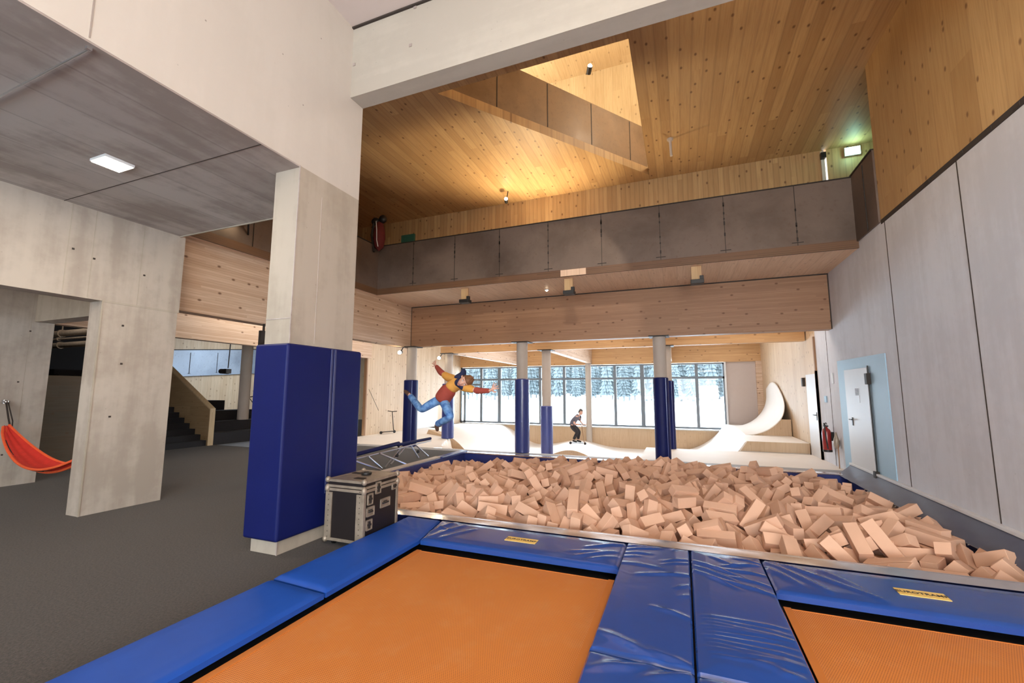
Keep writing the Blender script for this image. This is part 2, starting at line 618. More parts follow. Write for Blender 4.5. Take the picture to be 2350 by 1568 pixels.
M['rust'] = plain('rust_red_cloth', (0.36, 0.065, 0.045), 0.9, 0, 0.1, 18)
M['navycloth'] = plain('navy_cloth', (0.016, 0.022, 0.075), 0.85, 0, 0.12, 18)
M['skin'] = plain('skin', (0.72, 0.42, 0.32), 0.5, 0, 0.04, 20)
M['hair'] = plain('brown_hair', (0.20, 0.09, 0.04), 0.7, 0, 0.2, 40)
M['darkhair'] = plain('dark_hair', (0.10, 0.09, 0.08), 0.7, 0, 0.2, 40)
M['shirt'] = plain('grey_blue_shirt', (0.13, 0.13, 0.17), 0.9, 0, 0.1, 18)
M['trousers'] = plain('black_trousers', (0.030, 0.028, 0.030), 0.9, 0, 0.1, 18)
M['shoe'] = plain('dark_shoe', (0.022, 0.018, 0.014), 0.7)
M['brownshoe'] = plain('brown_sock', (0.10, 0.055, 0.04), 0.85)
M['badge'] = plain('yellow_badge', (0.80, 0.56, 0.16), 0.5, 0, 0.02)
M['hammock'] = plain('red_hammock_cloth', (0.62, 0.03, 0.018), 0.8, 0, 0.12, 16)
M['hammock_o'] = plain('orange_hammock_cloth', (0.85, 0.12, 0.03), 0.8, 0, 0.1, 16)
M['green'] = plain('dark_green_board', (0.02, 0.09, 0.06), 0.6)
M['em_panel'] = emissive('led_panel', (1.0, 0.90, 0.76), 14)
M['em_spot'] = emissive('spot_lens', (1.0, 0.82, 0.55), 60)
M['em_exit'] = emissive('exit_green_white', (0.62, 1.0, 0.86), 6)

m_ = NT('blue_denim', 0.85)
o_, s_ = m_.coords()
m_.color(m_.mix(m_.ramp(m_.noise(o_, 9.0, 4, 0.6), 0.35, 0.65), (0.055, 0.17, 0.50), (0.20, 0.42, 0.78)))
M['denim'] = m_.mat
m_ = NT('hazy_frosted_needles', 0.95)  # pale colour carries frost plus painted haze; translucency softens contrast
o_, s_ = m_.coords()
k_ = m_.noise(o_, 1.6, 4, 0.75)
c_ = m_.mix(m_.noise(o_, 0.4, 3), (0.15, 0.19, 0.20), (0.175, 0.21, 0.225))
c_ = m_.mix(m_.ramp(k_, 0.48, 0.70, 0.0, 0.7), c_, (0.25, 0.285, 0.30))
m_.color(c_)
tr_ = m_.n('ShaderNodeBsdfTranslucent')
m_.t.links.new(c_, tr_.inputs[0])
mx_ = m_.n('ShaderNodeMixShader')
mx_.inputs[0].default_value = .5
out_ = m_.t.nodes['Material Output']
m_.t.links.new(m_.b.outputs[0], mx_.inputs[1])
m_.t.links.new(tr_.outputs[0], mx_.inputs[2])
m_.t.links.new(mx_.outputs[0], out_.inputs[0])
M['needles'] = m_.mat

# ------------------------------------------------------------ the building shell
ZS, ZT = 4.35, 4.50          # gallery slab, underside and top
ZC = 7.29                    # upper timber ceiling
HB = 0.145                   # height of the trampoline frames and pit edge

m = MB()
m.box(-30, -6, -0.15, -5.90, 11.36, 0)
m.box(-5.90, -6, -0.15, -3.35, 4.70, 0)
m.box(-3.35, -6, -0.15, 4.2, -0.9, 0)
m.box(-5.90, 10.98, -0.15, 3.2, 11.36, -.002)
m.box(-30, 11.36, -0.15, -11.4, 22, 0)
m.box(-6.0, -6, -0.9, 3.3, 4.8, -.16)
struct('floor', m, M['carpet'], 'dark grey carpet floor')

m = MB()
m.box(3.2, -6, -1.2, 3.5, 12.98, 4.43)
m.box(3.2, -6, 4.43, 3.5, 9.68, 4.47)
m.box(3.35, -6, 4.43, 3.5, 9.7, 4.56)
for y in (2.55, 4.55, 6.55, 8.55, 12.07):
    m.box(3.196, y - 0.008, -0.2, 3.21, y + 0.008, 4.43, 1)
m.box(3.19, -6, 4.43, 3.2, 8.66, 4.5, 1)
for k in range(9):
    y = 8.4 - k * 0.42 * (1 + 0.2 * (k % 3))
    m.box(3.185, y, 4.445, 3.2, y + 0.10, 4.49, 1)
struct('wall_right', m, [M['conc_right'], M['joint']], 'tall grey precast concrete wall with dark joints')

m = MB()
m.box(3.2, 12.98, -1.2, 3.5, 21.5, 4.35)
struct('wall_right_timber', m, M['pale_wood'], 'pale timber wall beside the skate ramps')

m = MB()
m.box(3.2, -6, 4.5, 3.36, 8.68, 7.6)
struct('wall_right_upper', m, M['vert_wide'], 'upper timber wall standing on the concrete wall')

m = MB()
m.box(-12.5, 11.53, ZT, 3.28, 11.7, ZC + .2)
m.box(3.36, 11.53, ZT, 7.0, 11.7, ZC + .2)
struct('wall_back_upper', m, M['vert_wood'], 'vertical board wall behind the gallery')
m = MB()
m.box(3.24, 11.49, ZT, 3.31, 11.6, 7.25)
struct('trim_1', m, M['rim'], 'pale upright strip at the end of the gallery wall')
m = MB()
m.box(6.8, 4.4, ZT, 7.0, 11.7, ZC + .2)
m.box(-12.5, 4.4, ZT, -12.3, 11.7, ZC + .2)
m.box(3.5, 4.3, ZT, 7.0, 4.5, ZC + .2)
m.box(-12.5, 4.36, ZT, -4.27, 4.5, ZC + .2)
struct('wall_gallery_ends', m, M['vert_wide'], 'board walls closing the gallery level')

# upper ceiling with the triangular opening
m = MB()
t = .2
m.box(-12.5, 4.37, ZC, 7, 6.57, ZC + t)
m.box(-.57, 6.57, ZC, 7, 11.27, ZC + t)
m.box(-12.5, 11.27, ZC, 7, 11.53, ZC + t)
m.prism([(-12.5, 6.57), (-4.1, 6.57), (-.57, 11.27), (-12.5, 11.27)], 2, ZC, ZC + t)
struct('ceiling', m, M['ceil_wood'], 'timber board ceiling with a triangular opening')

# parapet around the opening, storey above
m = MB()
a = Vector((-4.1, 6.57, 0))
b = Vector((-.60, 11.23, 0))
d = (b - a).normalized()
n = Vector((-d.y, d.x, 0)) * 0.03
m.add([a + Vector((0, 0, 7.49)), b + Vector((0, 0, 7.49)), b + n + Vector((0, 0, 7.49)), a + n + Vector((0, 0, 7.49)),
       a + Vector((0, 0, 8.57)), b + Vector((0, 0, 8.57)), b + n + Vector((0, 0, 8.57)), a + n + Vector((0, 0, 8.57))],
      [(0, 3, 2, 1), (4, 5, 6, 7), (0, 1, 5, 4), (1, 2, 6, 5), (2, 3, 7, 6), (3, 0, 4, 7)])
for k in range(1, 5):
    p = a + d * (1.3 * k)
    m.obox((p.x + .002, p.y - .002, 8.02), d.to_track_quat('X', 'Z'), (0.02, 0.006, 1.04), 1)
for k in range(2):
    pass
struct('parapet', m, [M['steel_warm_lit'], M['seam']], 'brown steel parapet, tinted for warm light, around the triangular ceiling opening')
m = MB()
m.box(-9, 11.75, 7.4, 3.4, 11.9, 11.1)
m.box(-9.2, 4.2, 7.4, -9, 11.9, 11.1)
m.box(3.2, 4.2, 7.4, 3.4, 11.9, 11.1)
m.box(-9, 4.2, 7.5, 3.4, 4.4, 11.1)
struct('wall_top_floor', m, M['upper_wall'], 'board walls of the storey above the opening')
m = MB()
m.box(-9.2, 4.2, 11.0, 3.4, 11.9, 11.2)
struct('ceiling_top_floor', m, M['upper_wood'], 'pale board ceiling above the triangular opening')

# gallery slab and its brown layered edge
m = MB()
m.box(-26, 4.46, ZS, -7.86, 22.5, ZT - .005)
m.box(-7.86, 9.70, ZS, 3.2, 21.6, ZT - .005)
m.box(3.5, 4.4, ZS + .1, 7.0, 11.7, ZT)
struct('ceiling_gallery_soffit', m, M['soffit_wood'], 'pale board soffit under the gallery')
m = MB()
m.box(-7.87, 9.66, ZS - .005, 3.2, 9.70, ZT + .01)
m.box(-7.86, 4.5, ZS - .005, -7.82, 9.66, ZT + .01)
struct('trim_2', m, M['edge_wood'], 'brown layered slab edge below the steel parapet')
for k, (x0, x1) in enumerate(((-2.55, -1.95),)):
    m = MB()
    m.box(x0, 9.645, ZS, x1, 9.66, ZT + .0)
    struct('trim_3', m, M['soffit_wood'], 'pale board patch over the slab edge')

# gallery parapets (raw steel)
m = MB()
m.box(-7.86, 9.66, 4.51, 3.17, 9.69, 5.73)
m.box(-7.88, 9.64, 5.73, 3.19, 9.71, 5.75, 1)
x = -7.86
rr = random.Random(3)
for k in range(9):
    x = -7.93 + 1.27 * k
    if k > 0:
        m.box(x - .005, 9.652, 4.51, x + .005, 9.66, 5.73, 1)
        for j in range(6):
            z = 4.55 + rr.random() * 1.1
            m.box(x - .014, 9.650, z, x + .014, 9.66, z + .03 + rr.random() * .05, 1)
        m.box(x - .10, 9.652, 4.56, x + .10, 9.66, 4.575, 1)
struct('parapet', m, [M['steel'], M['seam']], 'long raw steel parapet of the gallery with welded seams')
m = MB()
m.box(-7.86, 4.5, 4.51, -7.83, 9.66, 5.73)
m.box(-7.88, 4.5, 5.73, -7.81, 9.66, 5.75, 1)
for k in range(4):
    y = 8.4 - 1.27 * k
    m.box(-7.83, y - .006, 4.51, -7.822, y + .006, 5.73, 1)
struct('parapet', m, [M['steel'], M['seam']], 'side parapet of raw steel running behind the square pillar')
m = MB()
m.box(3.17, 8.68, 4.47, 3.2, 9.69, 5.75)
m.box(3.15, 8.68, 5.75, 3.22, 9.69, 5.775, 1)
m.box(3.155, 9.1, 4.47, 3.17, 9.11, 5.7, 1)
struct('parapet', m, [M['steel'], M['seam']], 'short steel parapet meeting the upper timber wall')

# timber beams
m = MB()
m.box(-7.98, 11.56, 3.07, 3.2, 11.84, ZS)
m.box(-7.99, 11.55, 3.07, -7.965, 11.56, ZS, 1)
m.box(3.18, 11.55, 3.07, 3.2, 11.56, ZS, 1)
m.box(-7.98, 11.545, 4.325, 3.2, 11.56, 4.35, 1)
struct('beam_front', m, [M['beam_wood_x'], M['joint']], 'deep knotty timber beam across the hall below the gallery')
m = MB()
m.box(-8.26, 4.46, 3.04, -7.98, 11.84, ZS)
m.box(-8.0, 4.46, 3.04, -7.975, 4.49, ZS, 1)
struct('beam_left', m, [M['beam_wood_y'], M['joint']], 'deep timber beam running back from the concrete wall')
m = MB()
m.box(-8.2, 13.78, 3.05, 3.17, 14.02, ZS)
struct('beam_middle', m, M['lintel_wood'], 'orange timber beam across the skate area')
m = MB()
m.box(-11.3, 21.10, 2.99, 3.2, 21.4, ZS)
struct('beam_over_windows', m, M['lintel_wood'], 'orange timber lintel over the windows')
for x, w in ((-7.86, 'behind the jumping person'), (-4.17, 'in the middle of the skate area'), (-.49, 'behind the right blue column')):
    m = MB()
    m.box(x - .12, 14.02, 3.05, x + .12, 21.1, ZS)
    struct('beam_rafter', m, M['beam_wood_y'], 'timber beam running to the windows ' + w)
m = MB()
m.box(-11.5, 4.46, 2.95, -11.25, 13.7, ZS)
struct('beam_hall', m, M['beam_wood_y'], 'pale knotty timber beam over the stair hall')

# concrete: square pillar, upper wall, cross beam, slab, left walls
m = MB()
m.box(-4.27, 3.42, 0, -3.90, 4.37, 4.18)
m.box(-3.905, 3.412, 0, -3.893, 3.424, 4.18, 1)
m.box(-4.27, 3.416, 2.44, -3.9, 3.42, 2.452, 1)
m.box(-3.9, 3.75, 2.2, -3.896, 3.755, 3.95, 1)
struct('pillar', m, [M['conc_pillar'], M['conc_slab']], 'square concrete pillar wrapped in a navy pad')
m = MB()
m.box(-4.27, -6, 4.18, -3.90, 4.37, 6.6)
m.box(-3.9, 1.539, 4.2, -3.896, 1.549, 6.49, 1)

for (y, z) in ((2.3, 5.0), (3.1, 5.3), (3.4, 4.9), (2.7, 5.6), (3.6, 5.9), (2.1, 5.5), (3.0, 6.1)):
    m.box(-3.9, y, z, -3.896, y + .012, z + .012, 1)
struct('wall_upper_left', m, [M['conc_white'], M['conc_slab'], M['conc_beam']], 'smooth pale concrete wall above the pillar')
m = MB()
m.box(-4.0, 4.13, 5.49, 7.0, 4.37, 7.6)

for (x, z) in ((-3.88, 5.95), (-3.0, 5.95), (-2.95, 6.46), (-1.2, 5.95), (.6, 5.95)):
    m.box(x, 4.122, z - .02, x + .04, 4.131, z + .02, 1)
struct('beam_concrete', m, [M['conc_beam'], M['conc_slab']], 'pale concrete beam crossing under the ceiling')
m = MB()
m.box(-3.9, -6, 6.49, 7.0, 4.13, 6.7)
m.box(-3.9, 4.10, 6.47, 7.0, 4.13, 6.49, 1)
struct('ceiling_near', m, [M['paint'], M['joint']], 'plain painted ceiling over the trampolines')
m = MB()
m.box(-12.0, -6, 4.165, -4.27, 4.37, 4.5)
m.box(-4.27, -6, 4.165, -3.903, 4.37, 4.18)
m.box(-7.52, 4.355, 4.15, -4.27, 4.372, 4.2, 1)
m.box(-7.52, 2.93, 4.162, -3.905, 2.938, 4.165, 2)
struct('ceiling_left_slab', m, [M['conc_slab'], M['conc_pillar'], M['joint']], 'board-marked concrete slab over the left hall')
m = MB()
m.box(-7.80, -6, 2.915, -7.52, 4.45, 4.165)
m.box(-7.80, 3.45, 0, -7.52, 4.43, 2.915)
m.box(-7.53, 3.45, 2.90, -7.515, 4.43, 2.93, 1)
m.box(-7.525, 3.445, 0, -7.508, 3.462, 2.9, 1)
for (y, z0, z1) in ((3.02, 2.93, 4.16), (3.28, 2.93, 4.16), (3.86, 2.93, 4.16), (1.8, 2.93, 4.16)):
    m.box(-7.52, y, z0, -7.516, y + .012, z1, 1)
for (y, z) in ((3.08, 3.55), (3.31, 3.48), (3.92, 3.4), (3.72, 2.6), (3.68, 1.3), (3.75, 2.05)):
    m.box(-7.52, y - .012, z - .012, -7.51, y + .012, z + .012, 2)
struct('wall_left', m, [M['conc'], M['conc_pillar'], M['joint']], 'fair-faced concrete wall with a tall opening')
m = MB()
m.box(-11.4, -6, 0, -11.10, 4.42, 4.165)
for (y, z) in ((4.03, 1.82), (3.95, .55), (4.1, 2.75)):
    m.box(-11.1, y - .012, z - .012, -11.09, y + .012, z + .012, 1)
m.box(-11.1, 4.1, 0, -11.096, 4.107, 4.16, 2)
struct('wall_left_inner', m, [M['conc'], M['joint'], M['conc_pillar']], 'inner concrete wall carrying the hammock hook')
m = MB()
m.box(-11.1, 4.145, 2.93, -7.8, 4.42, 4.165)
m.box(-9.9, 4.138, 3.32, -9.86, 4.146, 3.36, 1)
struct('beam_left_inner', m, [M['conc_pillar'], M['joint']], 'concrete lintel between the two left walls')

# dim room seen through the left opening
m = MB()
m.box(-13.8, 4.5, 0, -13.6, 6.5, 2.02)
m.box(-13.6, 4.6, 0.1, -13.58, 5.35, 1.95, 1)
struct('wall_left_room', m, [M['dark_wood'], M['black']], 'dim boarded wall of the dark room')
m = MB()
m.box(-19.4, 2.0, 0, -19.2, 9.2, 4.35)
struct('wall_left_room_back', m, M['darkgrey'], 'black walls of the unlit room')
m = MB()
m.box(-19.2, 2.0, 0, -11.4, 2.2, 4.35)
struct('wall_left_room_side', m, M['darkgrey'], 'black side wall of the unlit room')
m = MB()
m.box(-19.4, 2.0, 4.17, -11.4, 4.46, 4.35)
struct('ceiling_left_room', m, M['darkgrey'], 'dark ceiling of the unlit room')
m = MB()
m.box(-26, -6.2, 0, -12, -6, 4.3)
m.box(-26, -6, 0, -25.8, 2, 4.3)
struct('wall_left_far', m, M['conc'], 'far wall of the left hall')

# stair hall beyond
m = MB()
m.box(-21.0, 9.0, 0, -20.6, 22, 4.35)
struct('wall_stair_hall', m, M['pale_wood'], 'pale boarded wall behind the stairs')
m = MB()
m.add([(-20.5, 9, 2.05), (-20.5, 22, 3.05), (-20.5, 22, 4.4), (-20.5, 9, 3.15), (-20.45, 9, 2.05), (-20.45, 22, 3.05), (-20.45, 22, 4.4), (-20.45, 9, 3.15)],
      [(0, 1, 2, 3), (7, 6, 5, 4), (0, 4, 5, 1), (1, 5, 6, 2), (2, 6, 7, 3), (3, 7, 4, 0)])
m.add([(-20.44, 9, 3.14), (-20.44, 22, 4.39), (-20.44, 22, 4.43), (-20.44, 9, 3.18)], [(0, 1, 2, 3)], 1)
for k in range(10):
    y = 10.3 + 1.22 * k
    z = 2.05 + (y - 9) / 13
    m.box(-20.445, y - .006, z + .1, -20.43, y + .006, z + 1.05, 1)
    m.box(-20.445, y - .07, z + .12, -20.43, y + .07, z + .13, 1)
struct('parapet', m, [M['steel_daylit'], M['seam']], 'sloping steel parapet far behind the stairs, bluish reflection in its colour')
m = MB()
m.box(-11.4, 13.55, 0, -11.3, 21.4, ZS)
m.box(-11.42, 13.50, 0, -11.29, 13.56, 2.98, 1)
struct('wall_skate_left', m, [M['pale_wood'], M['brown_wood']], 'pale boarded wall left of the skate area')
m = MB()
m.box(-21, 21.3, 0, -11.4, 21.5, 4.35)
struct('wall_hall_back', m, M['pale_wood'], 'back wall of the stair hall')

# window wall
m = MB()
m.box(-11.4, 21.2, -1.3, 3.2, 21.4, 0.0)
m.box(1.80, 21.2, 0.0, 3.2, 21.4, 3.0)
m.box(-11.4, 21.2, 0, -11.3, 21.4, 3.0)
m.box(-11.3, 21.08, -0.03, 1.8, 21.4, 0.0, 1)
m.box(1.76, 21.1, 0.0, 1.83, 21.4, 3.0, 1)
m.box(2.98, 21.02, -.2, 3.2, 21.2, 3.0, 2)
struct('wall_back', m, [M['panelgrey'], M['white'], M['beam_wood_y']], 'wall holding the long band of windows')
m = MB()
m.box(-11.3, 21.14, -1.3, 1.9, 21.2, -.03)
struct('wall_back_base', m, M['ply_tan'], 'plywood facing under the windows')

FR = M['frame']


def window(idx, x0, x1, mull, door=False):
    f = MB()
    w = .075
    z0, z1, zt = 0.03, 2.97, 2.31
    y0, y1 = 21.18, 21.26
    f.box(x0, y0, z0, x1, y1, z0 + .09)
    f.box(x0, y0, z1 - .07, x1, y1, z1)
    f.box(x0, y0, zt - .05, x1, y1, zt + .05)
    f.box(x0, y0, z0, x0 + w, y1, z1)
    f.box(x1 - w, y0, z0, x1, y1, z1)
    for (q, ww) in mull:
        f.box(q - ww, y0 - .006, z0 + .01, q + ww, y1 + .006, z1 - .01)
    if door:
        f.box(x0 + .3, y0, 2.0, mull[0][0], y1, 2.1)
        f.box(x0 + .2, y0, z0, x0 + .32, y1, 2.31)
    o = f.build('window_%d' % idx, FR)
    tag(o, None, None, None, 'structure')
    o['label'] = 'grey framed window in the band, ' + ('leftmost with a door leaf', 'second from the left', 'third from the left', 'rightmost')[idx - 1]
    p = MB()
    p.box(x0 + .02, 21.215, z0 + .02, x1 - .02, 21.222, z1 - .02)
    p.build('pane', M['glass'], o)


window(1, -11.3, -7.86, ((-10.05, .065), (-9.0, .09)), True)
window(2, -7.86, -4.20, ((-6.74, .065), (-5.48, .065)))
window(3, -4.20, -.50, ((-2.98, .065), (-1.72, .09)))
window(4, -.50, 1.77, ((.63, .065),))

# round columns
for (x, y, r, z0, lab) in ((-7.85, 11.45, .155, 0, 'leftmost in the front row, behind the folded trampoline'),
                           (-4.17, 11.45, .155, 0, 'second in the front row, left of the skater'),
                           (-.49, 11.45, .155, 0, 'third in the front row, right of the skater'),
                           (-7.92, 13.9, .15, 0, 'behind the jumping person'),
                           (-4.20, 13.9, .15, -1.0, 'standing in the skate area left of the skater'),
                           (-.42, 13.9, .15, -1.0, 'hidden behind the third front column'),
                           (-4.23, 21.02, .14, -1.2, 'slim and standing against the windows'),
                           (-14.62, 11.05, .18, .672, 'rising from the seating steps by the stairs')):
    m = MB()
    top = 3.04 if z0 < .5 else 4.35
    m.cyl(x, y, z0, top, r, 32)
    if y < 20 and z0 < .5:
        m.box(x - .24, y - .24, 3.035, x + .24, y + .24, 3.06, 1)
    struct('column', m, [M['conc_col'], M['seam']], 'round concrete column, ' + lab, smooth=True)

# skate area: rolling ply surface
X0, X1, Y0, Y1 = -11.3, 3.2, 11.36, 21.16


def sst(a, b, x):
    t = max(0.0, min(1.0, (x - a) / (b - a)))
    return t * t * (3 - 2 * t)


def skz(x, y):
    low = -.95
    z = low
    if y > 15.0:
        z += (.60 - .05 * (y - 15)) * math.exp(-((x + 3.7 + .17 * (y - 15)) / 1.12) ** 2)
    z += .93 * sst(15.2, 19.8, y) ** 1.3 * (1 - sst(-9.0, -6.7, x))
    edge = -7.05 - 0.45 * (y - 12) if y < 14.2 else -8.04 - .9 * (y - 14.2)
    if y < 12:
        edge = -7.05 + 1.5 * (12 - y)
    k = 1 - sst(edge, edge + (.35 if y < 14.4 else 1.6), x)
    z = z * (1 - k)
    k = sst(-1.25, -1.12, x) * (1 - sst(14.0, 14.12, y))
    z = z * (1 - k)
    return z


m = MB()
nu, nv = 190, 130
m.grid(lambda u, v: (X0 + (X1 - X0) * u, Y0 + .12 + (Y1 - Y0 - .12) * v, skz(X0 + (X1 - X0) * u, Y0 + .12 + (Y1 - Y0 - .12) * v) - .002), nu, nv)
for i_, f_ in enumerate(m.f):
    e1 = Vector(m.v[f_[1]]) - Vector(m.v[f_[0]])
    e2 = Vector(m.v[f_[3]]) - Vector(m.v[f_[0]])
    if e1.cross(e2).normalized().z < .58:
        m.m[i_] = 1
m.box(X0, Y0, -1.4, -7.0, Y0 + .12, -.001)
m.box(-7.0, Y0, -1.4, -1.2, Y0 + .10, -.001)
m.box(-1.2, Y0, -1.4, 3.2, Y0 + .12, -.001)
m.box(X0, Y0, -1.5, X1, Y1, -1.4)
struct('floor_skate_area', m, [M['ply'], M['ply_tan']], 'white plywood rolling floor of the skate area', smooth=True)

# unseen wall added behind the camera; its opening limits the daylight fill
m = MB()
m.box(-12.5, -6.3, 3.2, 7, -6, 6.7)
m.box(-12.5, -6.3, 0, -4.5, -6, 3.2)
m.box(-4.5, -6.3, 0, 3.5, -6, 0.9)
struct('wall_front', m, M['conc'], 'added concrete wall behind the trampolines with a wide opening limiting the daylight')

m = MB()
m.box(-9.6, 11.0, -.002, 3.19, 11.37, .003)  # grey band stands for window light glancing off the carpet
struct('carpet_sheen_strip', m, M['strip_sheen'], 'carpet strip painted lighter for window reflection, between the foam pit and the skate floor')

# ------------------------------------------------------------ trampolines


def pad(quad, ztop, thick, mat_, parent, ridges=(), nu=44, nv=44, puff=0.012, name='pad', seed=0, right=None):
    """quad: four corners (x, y) counter-clockwise; u runs corner0->corner1, v runs corner0->corner3"""
    q = [Vector((p[0], p[1], 0)) for p in quad]
    lu = (q[1] - q[0]).length
    lv = (q[3] - q[0]).length
    rd = random.Random(seed)

    def P(u, v):
        p = (q[0] * (1 - u) + q[1] * u) * (1 - v) + (q[3] * (1 - u) + q[2] * u) * v
        if right:
            lf = q[0].lerp(q[3], v)
            rg = right(v)
            p = lf.lerp(Vector((rg[0], rg[1], 0)), u)
        e = min(u * lu, (1 - u) * lu, v * lv, (1 - v) * lv)
        r = .015
        drop = 0.0
        if e < r:
            k = 1 - e / r
            drop = r * (1 - math.sqrt(max(0, 1 - k * k)))
        z = ztop - drop + puff * min(1, e / .12)
        for (a, b, c, d, w, h) in ridges:
            ax, ay, bx, by = a * lu, b * lv, c * lu, d * lv
            px, py = u * lu, v * lv
            dx, dy = bx - ax, by - ay
            t = ((px - ax) * dx + (py - ay) * dy) / (dx * dx + dy * dy)
            t2 = max(0, min(1, t))
            ds = math.hypot(px - ax - t2 * dx, py - ay - t2 * dy)
            tap = math.sin(math.pi * max(0.0, min(1.0, .08 + .84 * t2))) ** .6
            if ds < w * 5:
                z += 1.45 * h * tap * math.exp(-(ds / (w * 1.6)) ** 2)
        return (p.x, p.y, z)
    m = MB()
    m.grid(P, nu, nv)
    # skirt
    ring = [P(i / nu, 0) for i in range(nu + 1)] + [P(1, j / nv) for j in range(1, nv + 1)] + [P(i / nu, 1) for i in range(nu - 1, -1, -1)] + [P(0, j / nv) for j in range(nv - 1, 0, -1)]
    n = len(ring)
    m.add(ring + [(p[0], p[1], ztop - thick) for p in ring], [(k, (k + 1) % n, n + (k + 1) % n, n + k) for k in range(n)])
    return m.build(name, mat_, parent, smooth=True)


def lettering(txt, size, loc, rotz, parent, matl, shear=0.0):
    cu = bpy.data.curves.new('lettering', 'FONT')
    cu.body = txt
    cu.size = size
    cu.align_x = 'CENTER'
    cu.align_y = 'CENTER'
    cu.extrude = 0.0006
    cu.offset = size * 0.02
    cu.space_character = 1.06
    tmp = bpy.data.objects.new('lettering', cu)
    COL.objects.link(tmp)
    dg = bpy.context.evaluated_depsgraph_get()
    me = bpy.data.meshes.new_from_object(tmp.evaluated_get(dg))
    bpy.data.objects.remove(tmp)
    me.materials.clear()
    me.materials.append(matl)
    o = bpy.data.objects.new('lettering', me)
    COL.objects.link(o)
    o.location = Vector(loc) - (world_loc(parent) if parent else Vector((0, 0, 0)))
    o.rotation_euler = (0, 0, rotz)
    o.parent = parent
    return o


ZP = HB           # pad top
BEDZ = HB - .085


def ridgeset(seed, n, horiz=True):
    rd = random.Random(seed)
    out = []
    for _ in range(n):
        u = rd.uniform(.0, .75)
        v = rd.uniform(.05, .95)
        L = rd.uniform(.2, .5)
        s = rd.uniform(-.10, .10)
        out.append((u, v, min(.98, u + L), v + s, rd.uniform(.007, .015), rd.uniform(.004, .009)))
    return out


def trampoline(x0, x1, xc0, xc1, lab, outer, badge_xy, seeds):
    """bed from x0..x1"""
    r = empty('trampoline', ((x0 + x1) / 2, 2.0, 0), lab, 'trampoline', 'trampolines in front of the foam pit')
    m = MB()
    m.grid(lambda u, v: (x0 + .035 + (x1 - x0 - .07) * u, -.2 + 4.12 * v, BEDZ - .012 * math.sin(math.pi * u) * math.sin(math.pi * v)), 24, 40)
    bed = m.build('bed', M['bed'], r, smooth=True)
    m = MB()
    m.box(x0 + .035, 3.915, BEDZ - .002, x1 - .035, 3.922, BEDZ + .003)
    m.box(x0 + .035, -.2, BEDZ - .002, x0 + .085, 3.93, BEDZ + .006)
    m.box(x1 - .085, -.2, BEDZ - .002, x1 - .035, 3.93, BEDZ + .006)
    m.build('bed_hem', M['orange'], bed)
    m = MB()
    m.box(x0 - .55, -.35, 0.0, x0 + .015, 4.6, .03)
    m.box(x1 - .015, -.35, 0.0, x1 + .58, 4.6, .03)
    m.box(x0, 4.0, 0.0, x1, 4.62, .03)
    m.box(x0, -.35, -.02, x1, 4.6, -.005)
    m.build('frame', M['black'], r)
    return r


tr1 = trampoline(-2.60, -.565, 0, 0, 'orange trampoline at the left, between the blue edge pad and the middle pads', None, None, 1)
tr2 = trampoline(.60, 2.70, 0, 0, 'orange trampoline at the right, beside the tall grey wall', None, None, 2)

# left trampoline: outer edge pads, far pad, middle pad
lp = pad([(-3.17, 2.77), (-2.585, 2.735), (-2.73, 4.655), (-3.17, 4.655)], ZP, .05, M['blue_lite'], tr1,
         [(.05, .93, .55, .80, .012, .010), (.1, .84, .7, .76, .014, .007), (.3, .97, .9, .72, .012, .008), (.55, .70, .95, .66, .01, .006)], 30, 60, right=lambda v: (-2.585, 2.735 + 1.255 * v / .66) if v < .66 else (-2.585 - .145 * (v - .66) / .34, 3.99 + .665 * (v - .66) / .34))
pad([(-3.17, -.3), (-2.585, -.3), (-2.585, 2.715), (-3.17, 2.75)], ZP, .05, M['blue_lite'], tr1,
    [(.6, .55, .95, .60, .012, .004)], 24, 60)
# mitred corner: the left pad ends on the diagonal, the far pad starts there
fp = pad([(-2.575, 4.00), (-.578, 4.00), (-.578, 4.655), (-2.715, 4.655)], ZP, .055, M['blue'], tr1,
         [(.01, .30, .10, .95, .016, .010), (.05, .15, .17, .85, .014, .009), (.10, .10, .24, .70, .012, .007), (.00, .60, .12, .50, .010, .007),
          (.80, .15, .97, .55, .014, .008), (.86, .10, .98, .35, .012, .007), (.83, .55, .99, .90, .014, .009), (.76, .30, .90, .48, .012, .006)], 90, 30)
mp1 = pad([(-.572, 2.725), (.0, 2.705), (.0, 4.65), (-.572, 4.65)], ZP + .008, .06, M['blue'], tr1,
          [(.0, .95, .75, .985, .012, .006), (.02, .90, .70, .965, .013, .007), (.0, .85, .42, .86, .012, .006), (.0, .80, .25, .81, .012, .005), (.0, .72, .62, .70, .014, .006),
           (.30, .60, .98, .68, .014, .008), (.62, .79, .98, .86, .012, .007), (.62, .75, .99, .82, .010, .006), (.55, .33, .99, .30, .014, .006),
           (.05, .10, .65, .02, .02, .009), (.6, .05, .98, .02, .015, .006), (.8, .52, 1., .58, .01, .005), (.85, .45, 1., .49, .01, .004)], 50, 110)
pad([(-.572, .0), (.0, .0), (.0, 2.698), (-.572, 2.718)], ZP + .008, .06, M['blue'], tr1,
    [(.05, .93, .62, .985, .02, .010), (.55, .93, .98, .99, .02, .010), (.3, .85, .7, .92, .02, .006)], 40, 90)
